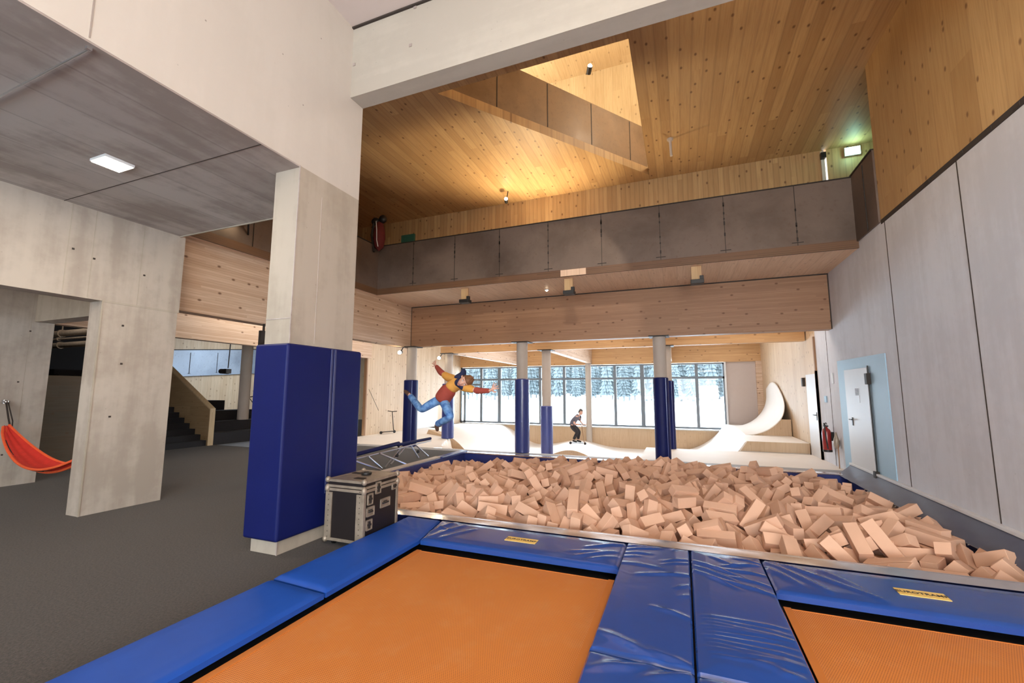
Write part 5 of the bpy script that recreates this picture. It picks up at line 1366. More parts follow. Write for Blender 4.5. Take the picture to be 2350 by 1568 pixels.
dish(3.90, 3.99, .44, .56, 'latch')
dish(3.89, 4.02, .32, .42, 'handle')
dish(3.89, 3.99, .18, .29, 'latch')
dish(4.03, 4.12, .53, .66, 'latch')
dish(4.12, 4.29, .36, .46, 'handle')
dish(4.32, 4.42, .52, .60, 'latch')
for (xa, ya) in ((fx0 + .07, fy0 + .08), (fx1 - .07, fy0 + .08), (fx0 + .07, fy1 - .08), (fx1 - .07, fy1 - .08)):
    m = MB()
    m.tube([(xa - .015, ya, .028), (xa + .015, ya, .028)], .028, 14)
    m.box(xa - .02, ya - .02, .03, xa + .02, ya + .02, fz0 + .01)
    m.build('castor', M['black'], fc)
m = MB()
m.lathe((-3.44, 4.18, fz1), [(.055, 0), (.06, .012), (.06, .028), (.03, .030), (.03, .012), (.01, .012)], 24)
single('tape_roll', m, M['black'], (-3.44, 4.18, fz1), 'roll of black tape lying on top of the flight case', 'tape')
for (xa, ya) in ((-3.60, 4.22), (-3.36, 3.98)):
    m = MB()
    m.box(xa - .06, ya - .035, fz1, xa + .06, ya + .035, fz1 + .004)
    m.build('top_handle_recess', M['casebody'], fc)

# ------------------------------------------------------------ folded trampoline frame behind the pillar
tf = empty('folded_trampoline', (-6.15, 8.3, 0), 'folded trampoline frame with navy padded rail and tubular legs', 'trampoline frame')
m = MB()
m.tube([(-6.25, 6.9, .37), (-6.15, 8.55, .47)], .045, 12)
m.tube([(-6.15, 8.5, .44), (-6.05, 9.75, .47)], .035, 12)
m.build('padded_rail', M['navy'], tf, smooth=True)['label'] = 'navy padded top rail'
m = MB()
m.tube([(-6.18, 6.9, .31), (-6.02, 9.72, .42)], .018, 10)
m.build('lower_rail', M['chrome'], tf, smooth=True)
for pts in ([(-6.2, 7.1, .30), (-6.0, 7.75, .012)], [(-6.1, 7.45, .32), (-6.1, 7.9, .012)], [(-6.05, 7.75, .35), (-5.92, 8.55, .012)],
            [(-6.1, 8.95, .40), (-6.0, 9.15, .07)], [(-6.05, 9.05, .40), (-5.95, 9.50, .07)], [(-6.1, 8.6, .40), (-6.1, 8.0, .012)], [(-6.1, 8.75, .38), (-6.1, 8.2, .05)]):
    m = MB()
    m.tube(pts, .017, 8)
    m.build('leg', M['chrome'], tf, smooth=True)
m = MB()
m.tube([(-6.15, 8.55, .44), (-6.12, 8.5, .30), (-6.1, 8.42, .22)], .02, 8)
m.ball((-6.1, 8.42, .22), .045)
m.ball((-6.0, 9.12, .22), .04)
m.build('hinge', M['black'], tf, smooth=True)

# ------------------------------------------------------------ lamps
pan = empty('ceiling_panel_light', (-5.73, 2.59, 4.165), 'bright square light panel set in the concrete slab', 'ceiling light')
m = MB()
m.box(-5.88, 2.455, 4.135, -5.60, 2.725, 4.164)
m.build('housing', M['white'], pan)
m = MB()
m.box(-5.87, 2.465, 4.128, -5.61, 2.715, 4.1355)
m.build('diffuser', M['em_panel'], pan)
lamp('panel_light_glow', 'AREA', (-5.74, 2.59, 4.12), 55, (1.0, .86, .70), .25, (-5.74, 2.59, 0))


def spotlight(loc, aim, lab, cat='spotlight', em='em_spot', s=1.0, watt=None, color=WARM, group='small warm spotlights', ang=2.4, mount=None, lamp_size=.06, blend=.6):
    loc = Vector(loc)
    aim = Vector(aim)
    d = (aim - loc).normalized()
    r = empty('spotlight', loc, lab, cat, group)
    m = MB()
    m.tube([loc - d * .14 * s, loc - d * .13 * s, loc], [.03 * s, .045 * s, .05 * s], 14)
    m.build('housing', M['black'], r, smooth=True)
    m = MB()
    m.ball(loc + d * .004, .042 * s, 14, 10)
    m.build('lens', M[em], r, smooth=True)
    if mount is not None:
        m = MB()
        m.tube([loc - d * .08 * s, mount], .012 * s, 8)
        m.build('bracket', M['black'], r)
    if watt:
        lamp('spotlight_beam', 'SPOT', loc + d * .06, watt, color, lamp_size, loc + d * 2, spot=ang, blend=blend)
    return r


spotlight((-4.35, 10.65, 7.0), (-4.0, 9.6, 7.25), 'spotlight under the timber ceiling left of the triangular opening', watt=None, mount=(-4.35, 10.8, 7.29), s=1.1)
lamp('gallery_fill', 'SPOT', (-3.6, 10.9, 5.0), 640, WARM, .12, (-3.3, 9.3, 7.29), spot=2.3, blend=.8)  # hidden uplight added behind the parapet to make the ceiling glow
lamp('gallery_fill', 'SPOT', (.6, 10.9, 5.0), 70, WARM, .15, (1.0, 8.6, 7.29), spot=2.5, blend=.9)  # second added uplight, brightens the right part of the ceiling
spotlight((-1.95, 10.7, 10.35), (-1.6, 10.0, 10.9), 'spotlight on the storey above, seen through the triangular opening', mount=(-2.1, 10.95, 10.35), s=1.4)
lamp('top_floor_light', 'POINT', (-5.0, 9.0, 9.6), 560, (1.0, .95, .82), .2)
lamp('top_floor_light', 'POINT', (1.6, 9.5, 9.6), 300, (1.0, .95, .82), .2)
spotlight((-7.60, 5.56, 4.91), (-3.5, 2.0, 3.2), 'glaring spotlight seen beneath the concrete slab, left of the square pillar', mount=(-7.83, 5.75, 4.72), s=1.5, watt=90, ang=1.8)
spotlight((-8.06, 11.1, 2.86), (-6.0, 6.0, 2.0), 'round warm spotlight by the top of the leftmost column', s=1.3, mount=(-8.07, 11.3, 3.04), em='em_spot', watt=14, ang=2.6)
spotlight((-8.17, 13.62, 2.88), (-6.0, 8.0, 2.0), 'round warm spotlight by the top of the column behind the jumping person', s=1.3, mount=(-8.15, 13.8, 3.04), watt=14, ang=2.6)
spotlight((-4.45, 18.0, 3.45), (-5.2, 17.6, 3.4), 'spotlight on the rafter near the slim window column', s=1.3, mount=(-4.3, 18.0, 3.5), watt=40, ang=2.4)
rl = MB()
rl.lathe((-3.23, 10.78, 4.33), [(.06, .02), (.06, 0), (.045, 0)], 20)
rl = single('recessed_spotlight', rl, M['white'], (-3.23, 10.78, 4.33), 'small recessed spotlight in the gallery soffit', 'ceiling light')
m = MB()
m.ball((-3.23, 10.78, 4.335), .032)
m.build('lens', M['em_spot'], rl, smooth=True)

# spots at the cross beam washing the timber beam and the upper wall
lamp('hall_spot', 'SPOT', (-1.2, 4.6, 5.3), 300, (1.0, .86, .68), .05, (-3.0, 11.5, 3.7), spot=.62, blend=.3)
lamp('hall_spot', 'SPOT', (-2.0, 4.6, 5.3), 260, (1.0, .86, .68), .05, (-6.6, 11.5, 3.6), spot=.48, blend=.3)
lamp('hall_spot', 'SPOT', (-2.6, 4.6, 5.3), 110, (1.0, .84, .62), .06, (-7.6, 9.5, 3.6), spot=.9, blend=.5)
lamp('gallery_wall_light', 'SPOT', (-.3, 5.0, 5.3), 130, WARM, .15, (3.0, 6.6, 6.6), spot=2.2, blend=.9)

for (x, lab) in ((-5.2, 'leftmost'), (-2.42, 'middle'), (.39, 'rightmost')):
    r = empty('projector_bracket', (x, 9.9, 4.0), 'black device on a short wooden hanger under the gallery, %s of three' % lab, 'bracket', 'black devices hanging under the gallery')
    m = MB()
    m.box(x - .10, 9.88, 4.04, x + .10, 9.92, 4.35)
    m.build('hanger_board', M['bracket_wood'], r)
    m = MB()
    m.box(x - .12, 9.80, 3.96, x + .14, 10.02, 4.05)
    m.box(x + .06, 9.86, 4.05, x + .14, 9.94, 4.14)
    m.build('device', M['black'], r, bevel=.008)

m = MB()
m.tube([(-.02, 9.75, 7.29), (-.02, 9.75, 7.27), (-.02, 9.75, 7.24)], [.07, .07, .05], 20)
m.tube([(-.02, 9.75, 7.24), (-.01, 9.75, 6.88)], .028, 14)
single('smoke_detector', m, M['rim'], (-.02, 9.75, 6.88), 'pale smoke detector with a hanging tube on the timber ceiling', 'smoke detector', smooth=True)
m = MB()
m.tube([(-.50, 10.6, 7.36), (-.52, 10.6, 7.30), (-.54, 10.6, 7.14)], .02, 8)
m.box(-.565, 10.5, 7.18, -.54, 10.6, 7.30)

ex = empty('exit_sign', (3.84, 11.46, 7.03), 'glowing green and white exit sign at the end of the gallery', 'exit sign')
m = MB()
m.box(3.69, 11.45, 7.02, 3.99, 11.50, 7.22)
m.build('housing', M['white'], ex)
m = MB()
m.box(3.70, 11.442, 7.03, 3.98, 11.45, 7.21)
fc_ = m.build('lit_face', M['em_exit'], ex)
m = MB()
M['exitgreen'] = emissive('exit_pictogram', (0.25, 0.85, 0.55), 3)
q0, q1 = 3.79, 7.12
m.box(q0 + .08, 11.438, q1 - .05, q0 + .14, 11.442, q1 + .06)
m.ball((q0, 11.44, q1 + .05), .012, 8, 6)
m.bar((q0, 11.44, q1 + .03), (q0 - .015, 11.44, q1 - .01), .012, .004)
m.bar((q0 - .015, 11.44, q1 - .01), (q0 + .01, 11.44, q1 - .05), .009, .004)
m.bar((q0 - .015, 11.44, q1 - .01), (q0 - .04, 11.44, q1 - .04), .009, .004)
m.bar((q0, 11.44, q1 + .02), (q0 + .03, 11.44, q1), .008, .004)
m.build('pictogram', M['exitgreen'], fc_)
m = MB()
m.box(3.74, 11.48, 7.22, 3.78, 11.53, 7.26)
m.build('mount', M['black'], ex)
lamp('exit_sign_glow', 'POINT', (3.84, 11.25, 7.05), 6, (.45, 1.0, .80), .06)
r = empty('gallery_camera', (3.26, 11.45, 7.05), 'small black device at the top of the pale upright strip', 'security camera')
m = MB()
m.box(3.22, 11.38, 7.04, 3.32, 11.49, 7.18)
m.build('housing', M['black'], r, bevel=.01)

# tube along the slab
r = MB()
r.tube([(-7.3, 1.62, 4.145), (-3.96, 1.57, 4.145)], .008, 8)
r.box(-3.97, 1.555, 4.14, -3.94, 1.585, 4.165)
single('ceiling_conduit', r, M['chrome'], (-5.6, 1.6, 4.14), 'thin pale conduit clipped under the concrete slab', 'conduit', smooth=True)

# ------------------------------------------------------------ right wall: doors and small things
m = MB()
m.box(3.185, 9.0, -.0, 3.2, 11.4, 2.33)
m.v = [(x, y, z if z < 1 else (2.335 if y > 10 else 2.31)) for (x, y, z) in m.v]
struct('trim_4', m, M['ltblue'], 'pale blue painted surround of the white door')
m = MB()
m.box(3.15, 9.72, .0, 3.19, 10.90, 2.11)
d1 = struct('door_1', m, M['white'], 'white steel door in a pale blue surround')
m = MB()
m.box(3.135, 10.60, 1.0, 3.15, 10.64, 1.16)
m.tube([(3.15, 10.62, 1.12), (3.09, 10.62, 1.12), (3.09, 10.48, 1.12)], .011, 8)
m.build('door_handle', M['black'], d1)
m = MB()
m.box(3.142, 10.15, 1.46, 3.15, 10.36, 1.60)
pl = m.build('notice', M['white'], d1)
M['print'] = plain('grey_print', (0.25, 0.25, 0.27), .8)
m = MB()
for k in range(5):
    for j in range(4):
        m.box(3.139, 10.17 + j * .045, 1.60 + k * .028, 3.1415, 10.20 + j * .045, 1.615 + k * .028)
m.build('notice_print', M['print'], d1)
r = empty('door_bar', (3.15, 9.70, 0.0), 'tall black locking bar with two boxes at the hinge side of the white door', 'door bar')
m = MB()
m.tube([(3.165, 9.70, .10), (3.165, 9.70, 2.14)], .012, 8)
m.build('bar', M['black'], r)
for z in (.06, 1.80):
    m = MB()
    m.box(3.12, 9.65, z, 3.185, 9.76, z + .20)
    m.build('lock_box', M['seam'], r, bevel=.006)
m = MB()
m.box(3.17, 13.08, 0.0, 3.2, 14.0, 2.13)
d2 = struct('door_2', m, M['white'], 'plain white door beside the skate ramps')
m = MB()
m.tube([(3.17, 13.2, 1.08), (3.12, 13.2, 1.08), (3.12, 13.34, 1.08)], .011, 8)
m.box(3.16, 13.18, .95, 3.172, 13.22, 1.15)
m.build('door_handle', M['black'], d2)
m = MB()
m.box(3.16, 12.99, 0, 3.2, 13.06, 3.07)
m.box(3.16, 12.99, 0, 3.2, 13.08, 2.2)
struct('trim_5', m, M['brown_wood'], 'brown edge strip beside the plain white door')
m = MB()
m.box(3.13, 14.22, 1.82, 3.2, 14.34, 2.06)
single('wall_speaker', m, M['seam'], (3.16, 14.28, 1.82), 'small dark box on the timber wall beside the far white door', 'speaker', bevel=.006)
m = MB()
m.box(3.175, 12.35, 1.42, 3.2, 12.50, 1.57)
o = single('light_switch', m, M['ltblue'], (3.19, 12.42, 1.42), 'pale square switch on the grey wall beside the brown strip', 'switch', bevel=.004)
m = MB()
m.box(3.175, 11.75, 1.85, 3.2, 11.84, 2.1)
single('wall_sensor', m, M['white'], (3.19, 11.8, 1.85), 'white rounded sensor on the grey wall between switch and blue surround', 'sensor', bevel=.02)

fe = empty('fire_extinguisher', (3.06, 12.1, .30), 'red fire extinguisher hanging on the wall beside the white door', 'fire extinguisher')
m = MB()
m.lathe((3.06, 12.1, .30), [(.07, 0), (.085, .02), (.09, .06), (.09, .44), (.075, .50), (.035, .54), (.03, .57)], 24)
m.build('cylinder', M['red'], fe, smooth=True)
m = MB()
m.lathe((3.06, 12.1, .30), [(.093, .0), (.093, .05)], 24)
m.build('base_ring', M['black'], fe)
m = MB()
m.box(3.03, 12.02, .87, 3.09, 12.18, .90)
m.box(3.045, 12.08, .84, 3.075, 12.12, .88)
m.tube([(3.06, 12.02, .93), (3.06, 12.08, .96), (3.06, 12.18, .91)], .010, 8)
m.build('valve_lever', M['black'], fe)
m = MB()
m.tube([(3.05, 12.06, .88), (3.0, 11.98, .95), (3.0, 11.94, .80), (3.02, 11.96, .55), (3.04, 11.98, .38)], .014, 8)
m.build('hose', M['black'], fe, smooth=True)
m = MB()
m.box(3.14, 12.06, .55, 3.2, 12.14, .75)
m.build('wall_bracket', M['black'], fe)
sk = empty('dust_brush', (3.12, 11.62, 0.0), 'slim brown brush with a long stick leaning below the fire extinguisher', 'brush')
m = MB()
m.tube([(3.10, 11.50, .02), (3.15, 11.66, .62)], .011, 8)
m.tube([(3.12, 11.60, .02), (3.16, 11.68, .60)], .006, 8)
m.build('stick', M['brown_wood'], sk)
m = MB()
m.lathe((3.13, 11.68, .42), [(.03, 0), (.055, .06), (.06, .16), (.03, .28), (.015, .36)], 14)
m.build('brush_head', M['alu'], sk, smooth=True)

# ------------------------------------------------------------ hammock
hm = empty('hammock', (-9.3, 3.7, .5), 'red and orange hammock slung between the concrete walls', 'hammock')
m = MB()
m.lathe((-11.1, 3.9, 1.44), [(.0, 0), (.04, .0), (.04, .06), (.0, .06)], 12)
m.ball((-11.05, 3.9, 1.47), .035)
m.build('wall_hook', M['chrome'], hm, smooth=True)
m = MB()
m.tube([(-11.05, 3.9, 1.46), (-10.85, 3.88, 1.20), (-10.70, 3.86, 1.06)], .014, 6)
m.tube([(-11.04, 3.92, 1.46), (-10.80, 3.92, 1.14), (-10.68, 3.88, 1.05)], .010, 6)
m.build('rope', M['seam'], hm)


def hang(w0, w1, zoff, yo):
    def f(u, v):
        # u along, v across
        x = -10.72 + 2.95 * u
        sag = .57 * math.sin(math.pi * min(1, u * .98)) ** .8
        wid = .04 + w1 * math.sin(math.pi * u) ** .7
        a = (v - .5) * 2
        z = 1.07 - .38 * u * .3 - sag + .5 * wid * a * a * .55 + zoff + .008 * math.sin(a * 9)
        return (x, 3.82 + yo + wid * a * .8 - .05 * u, z)
    return f


m = MB()
m.grid(hang(.02, .20, .0, 0), 40, 14)
m.build('cloth', M['hammock'], hm, smooth=True)
m = MB()
for k, (v, zo) in enumerate(((-.02, -.025), (1.02, -.0), (.3, -.03))):
    f = hang(.02, .20, zo, 0)
    m.tube([f(i / 24, v) for i in range(25)], .018, 6)
m.build('hem', M['hammock_o'], hm, smooth=True)
m = MB()
f = hang(.02, .20, -.012, -.01)
m.tube([f(.1 + .5 * i / 16, .12) for i in range(17)], .016, 6)
m.build('dark_band', M['seam'], hm)

# pipes in the dim room
for (y, z, r, lab) in ((5.6, 3.02, .075, 'upper thick pale duct in the dim room'), (5.55, 2.88, .022, 'thin pipe between the two ducts of the dim room'), (5.6, 2.74, .065, 'lower thick pale duct in the dim room')):
    m = MB()
    m.tube([(-16.5, y, z), (-11.6, y, z)], r, 14)
    for x in (-13.7, -12.0):
        m.tube([(x - .03, y, z), (x + .03, y, z)], r + .02, 14)
        if z > 3:
            m.bar((x, y, z), (x, y, 4.15), .02)
    single('pipe', m, M['alu'], (-12, y, z), lab, 'pipe', 'pipes in the dim room', smooth=True)

# ------------------------------------------------------------ stairs and seating steps
st = MB()
n = 14
for k in range(n):
    x = -13.72 - .275 * k
    st.box(x - .275, 7.0, 0, x, 9.22, .165 * (k + 1))
stair = single('stairs', st, M['stair'], (-15.5, 7.8, 0), 'flight of charcoal carpeted stairs rising to the left', 'stairs')
m = MB()
prof = [(-13.66, 0), (-13.66, 1.12), (-17.8, 3.62), (-17.8, 0)]
m.prism(prof, 1, 9.225, 9.37)
g = single('stair_guard', m, M['guard_wood'], (-15.5, 9.3, 0), 'solid timber guard wall beside the charcoal stairs', 'stair guard')
m = MB()
m.box(-13.66, 9.215, 0, -13.635, 9.38, 1.13)
m.add([(-13.64, 9.21, 1.125), (-13.64, 9.385, 1.125), (-17.8, 9.385, 3.635), (-17.8, 9.21, 3.635), (-13.66, 9.21, 1.10), (-13.66, 9.385, 1.10), (-17.8, 9.385, 3.60), (-17.8, 9.21, 3.60)],
      [(0, 1, 2, 3), (4, 7, 6, 5), (0, 4, 5, 1), (1, 5, 6, 2), (2, 6, 7, 3), (3, 7, 4, 0)])
m.build('cap', M['guard_cap'], g)['label'] = 'pale timber cap'
for k, (x0, x1, y1, z1, lab) in enumerate(((-14.31, -13.7, 12.2, .36, 'lowest'), (-14.94, -14.32, 11.9, .67, 'second lowest'), (-15.59, -14.95, 11.75, 1.0, 'third lowest'),
                                           (-16.49, -15.6, 11.05, 1.34, 'second highest'), (-18.2, -16.5, 10.4, 1.68, 'highest'))):
    m = MB()
    m.box(x0, 9.375, 0, x1, y1, z1)
    single('seating_step', m, M['stair'], ((x0 + x1) / 2, 10.2, 0), lab + ' of the broad charcoal seating steps beside the stairs', 'seating step', 'broad seating steps', bevel=.01)
hr = MB()
hr.tube([(-15.0, 11.9, 1.0), (-15.1, 11.6, 1.45), (-14.9, 12.6, 1.62)], .022, 8)
hr.tube([(-15.1, 11.6, 1.45), (-15.1, 11.62, 1.0)], .018, 8)
single('handrail', hr, M['black'], (-15.0, 12.0, 1.0), 'thin black handrail beside the round column on the seating steps', 'handrail')
pj = empty('hanging_projector', (-12.0, 8.6, 2.2), 'black projector hanging on a long rod in the stair hall', 'projector')
m = MB()
m.tube([(-12.05, 8.6, 4.35), (-12.12, 8.6, 2.32)], .014, 8)
m.build('rod', M['black'], pj)
m = MB()
m.tube([(-12.42, 8.6, 2.24), (-12.1, 8.6, 2.22)], .07, 14)
m.box(-12.25, 8.52, 2.17, -12.08, 8.68, 2.30)
m.build('body', M['black'], pj, bevel=.006)
m = MB()
m.box(-13.55, 9.45, 0.0, -11.6, 11.5, .006)
single('floor_light_patch', m, M['steel_daylit'], (-12.5, 10.4, 0), 'pale bluish patch painted for daylight on the floor before the seating steps', 'mat')  # thin pale sheet painting the window light on the floor
wf = MB()
wf.box(-8.05, 6.3, 2.60, -7.98, 6.42, 2.9)
wf.tube([(-7.98, 6.36, 2.62), (-7.9, 6.36, 2.60)], .03, 8)
wf.box(-8.0, 6.34, 2.88, -7.98, 6.38, 3.05)
single('beam_spotlight', wf, M['seam'], (-8, 6.36, 2.6), 'small dark fixture under the left timber beam beside the pillar', 'spotlight')

# harness on the gallery corner
hn = empty('hanging_harness', (-7.72, 9.56, 5.5), 'dark red bag with straps hanging at the gallery corner', 'bag')
m = MB()
m.lathe((-7.70, 9.50, 5.55), [(.01, 0), (.12, .10), (.17, .35), (.15, .6), (.10, .78), (.04, .84)], 14)
M['darkred'] = plain('dark_red_cloth', (0.12, 0.012, 0.012), .8, 0, .15, 12)
m.build('bag', M['darkred'], hn, smooth=True)
m = MB()
m.tube([(-7.70, 9.34, 6.35), (-7.66, 9.33, 6.1), (-7.64, 9.32, 5.8), (-7.62, 9.36, 5.62)], .012, 6)
m.build('cord', M['white'], hn)
m = MB()
m.ball((-7.84, 9.5, 6.42), .13, 12, 8, 0, (1, .8, .8))
m.ball((-7.60, 9.5, 6.45), .12, 12, 8, 0, (1, .8, 1))
m.tube([(-7.85, 9.45, 6.4), (-7.90, 9.42, 6.0), (-7.78, 9.4, 5.5)], .03, 6)
m.build('helmet', M['black'], hn, smooth=True)
m = MB()
m.box(-7.55, 10.3, 5.4, -7.1, 10.36, 6.25)
single('green_board', m, M['green'], (-7.3, 10.33, 5.4), 'dark green board behind the gallery parapet beside the hanging bag', 'board')

# ------------------------------------------------------------ skate furniture
# quarter pipe across the back right, with a plywood side panel and a wall ride
ZQ = .28
q = MB()
prof = []
for k in range(21):
    a = k / 20 * math.radians(58)
    R_ = 2.5
    x_, z_ = -.52 + R_ * math.sin(a), -.945 + R_ * (1 - math.cos(a))
    if z_ < ZQ:
        prof.append((x_, z_))
prof.append((1.66, ZQ))
prof.append((3.17, ZQ))
poly = [(prof[0][0], -1.3)] + prof + [(3.17, -1.3)]
q.prism(poly, 1, 14.13, 21.0)
qp = single('quarter_pipe', q, M['ply'], (1.5, 17.5, -1.0), 'white plywood quarter pipe rising towards the timber wall', 'quarter pipe', smooth=True)
m = MB()
m.prism([(1.49, .0), (1.67, ZQ - .01), (3.17, ZQ - .01), (3.17, .0)], 1, 14.10, 14.13)
m.build('side_panel', M['ply_tan'], qp)['label'] = 'tan plywood side panel'
w = MB()


def wr(u, v):
    y = 16.1 + 3.9 * u
    ztop = .80 + 1.36 * math.sin(math.pi * min(1, u / .8) * .5) ** .8 - .9 * max(0, u - .45) ** 1.5
    R = 1.3
    z0 = ZQ + .004
    if ztop - z0 < R:
        am = math.acos(1 - (ztop - z0) / R)
        a = am * v
        return (1.84 + R * math.sin(a), y, z0 + R * (1 - math.cos(a)))
    L1 = R * math.pi / 2
    L2 = ztop - z0 - R
    s = v * (L1 + L2)
    if s < L1:
        a = s / R
        return (1.84 + R * math.sin(a), y, z0 + R * (1 - math.cos(a)))
    return (1.84 + R, y, z0 + R + s - L1)


w.grid(wr, 40, 30)
wo = single('wall_ride', w, M['ply'], (3.0, 18.0, ZQ), 'tall curved white wall ride standing against the timber wall', 'skate ramp', smooth=True)
s_ = wo.modifiers.new('thickness', 'SOLIDIFY')
s_.thickness = .02
s_.offset = 1
m = MB()
pf = [wr(0, k / 12) for k in range(13)]
m.prism([(p_[0] + .012, p_[2] - .002) for p_ in pf[2:]] + [(3.17, pf[-1][2]), (3.17, ZQ + .003), (pf[2][0] + .1, ZQ + .003)], 1, 16.13, 16.16)
m.build('side_panel', M['ply_tan'], wo)

m = MB()
m.add([(-9.55, 15.1, -.0), (-8.2, 14.2, 0.0), (-8.1, 14.6, 0.0), (-9.2, 15.2, .0), (-9.5, 15.15, .16), (-8.2, 14.3, .02), (-8.1, 14.6, .02), (-9.2, 15.2, .16)],
      [(0, 3, 2, 1), (4, 5, 6, 7), (0, 1, 5, 4), (1, 2, 6, 5), (2, 3, 7, 6), (3, 0, 4, 7)])
single('skate_wedge', m, M['ply_tan'], (-8.8, 14.8, 0), 'small tan plywood wedge on the skate floor below the jumping person', 'skate wedge')
m = MB()
m.box(-11.29, 16.9, .0, -11.2, 18.65, .98)
single('white_board', m, M['white'], (-11.24, 17.8, 0), 'wide white board leaning flat against the boarded wall between the two left columns', 'board', bevel=.01)


def scooter(loc, lab, s=1.0, ang=0.0, lean=0.0, matb='seam'):
    """loc = ground under the deck centre, along +x"""
    L = Vector(loc)
    r = empty('kick_scooter', L, lab, 'scooter')
    c, sn = math.cos(ang), math.sin(ang)

    def P(x, y, z):
        y2 = y + lean * z
        return (L.x + s * (x * c - y2 * sn), L.y + s * (x * sn + y2 * c), L.z + s * z)
    m = MB()
    m.add([P(-.25, -.055, .06), P(.25, -.05, .06), P(.25, .05, .06), P(-.25, .055, .06), P(-.25, -.055, .085), P(.25, -.05, .085), P(.25, .05, .085), P(-.25, .055, .085)],
          [(0, 3, 2, 1), (4, 5, 6, 7), (0, 1, 5, 4), (1, 2, 6, 5), (2, 3, 7, 6), (3, 0, 4, 7)])
    m.build('deck', M['black'], r)
    m = MB()
    m.tube([P(.30, 0, .06), P(.27, 0, .16), P(.19, 0, .82)], .016 * s, 8)
    m.build('steering_column', M[matb], r)
    m = MB()
    m.tube([P(.19, -.27, .84), P(.19, 0, .82), P(.19, .27, .84)], .016 * s, 8)
    m.build('handlebar', M['black'], r)
    for x in (-.30, .32):
        m = MB()
        m.tube([P(x, -.013, .055), P(x, .013, .055)], .055 * s, 14)
        m.build('wheel', M['black'], r)
    return r


scooter((-11.02, 14.55, 0.0), 'kick scooter leaning against the left boarded wall', 1.05, math.radians(75), .0)
m = MB()
m.tube([(-11.25, 13.62, 1.75), (-11.22, 14.2, .92)], .008, 6)
single('cord_on_wall', m, M['seam'], (-11.25, 13.9, .9), 'thin slanting cord on the boarded wall above the scooter', 'cord')

# ------------------------------------------------------------ people


def skin(name, pts, edges, mat_, parent, sub=2, root=0):
    """pts: list of (x, y, z, rx, ry)"""
    off = world_loc(parent)
    me = bpy.data.meshes.new(name)
    me.from_pydata([tuple(Vector(p[:3]) - off) for p in pts], edges, [])
    me.materials.append(mat_)
    o = bpy.data.objects.new(name, me)
    COL.objects.link(o)
    o.parent = parent
    md = o.modifiers.new('skin', 'SKIN')
    md.use_smooth_shade = True
    md.branch_smoothing = .6
    for i, p in enumerate(pts):
        v = me.skin_vertices[0].data[i]
        v.radius = (p[3], p[4] if len(p) > 4 else p[3])
        v.use_root = (i == root)
    ss = o.modifiers.new('sub', 'SUBSURF')
    ss.levels = sub
    ss.render_levels = sub
    return o


def chain(*idx):
    return [(idx[k], idx[k + 1]) for k in range(len(idx) - 1)]


def hand(pts, edges, wrist_i, palm, direc, normal, s=1.0, curl=.25, spread=.28):
    """adds palm and five fingers to a skin list; direc = pointing direction, normal = back of hand"""
    d = Vector(direc).normalized()
    nn = Vector(normal)
    nn = (nn - d * nn.dot(d)).normalized()
    sd = d.cross(nn)
    base = Vector(pts[wrist_i][:3])
    pc = base + d * .055 * s
    pts.append((pc.x, pc.y, pc.z, .030 * s, .020 * s))
    pi = len(pts) - 1
    edges.append((wrist_i, pi))
    for k, L in enumerate((.068, .078, .072, .055)):
        off = (k - 1.5) * .0195 * s
        dd = (d + sd * (k - 1.5) * spread * .42).normalized()
        kp = pc + d * .030 * s + sd * off
        p1 = kp + dd * L * .5 * s
        p2 = p1 + (dd - nn * curl).normalized() * L * .5 * s
        b = len(pts)
        for q_, r_ in ((kp, .0105), (p1, .009), (p2, .0072)):
            pts.append((q_.x, q_.y, q_.z, r_ * s, r_ * s))
        edges += [(pi, b), (b, b + 1), (b + 1, b + 2)]
    t0 = base + d * .028 * s - sd * .030 * s
    t1 = t0 + (d * .55 - sd * .85).normalized() * .036 * s
    t2 = t1 + (d * .9 - sd * .45).normalized() * .028 * s
    b = len(pts)
    for q_, r_ in ((t0, .013), (t1, .0105), (t2, .0085)):
        pts.append((q_.x, q_.y, q_.z, r_ * s, r_ * s))
    edges += [(pi, b), (b, b + 1), (b + 1, b + 2)]


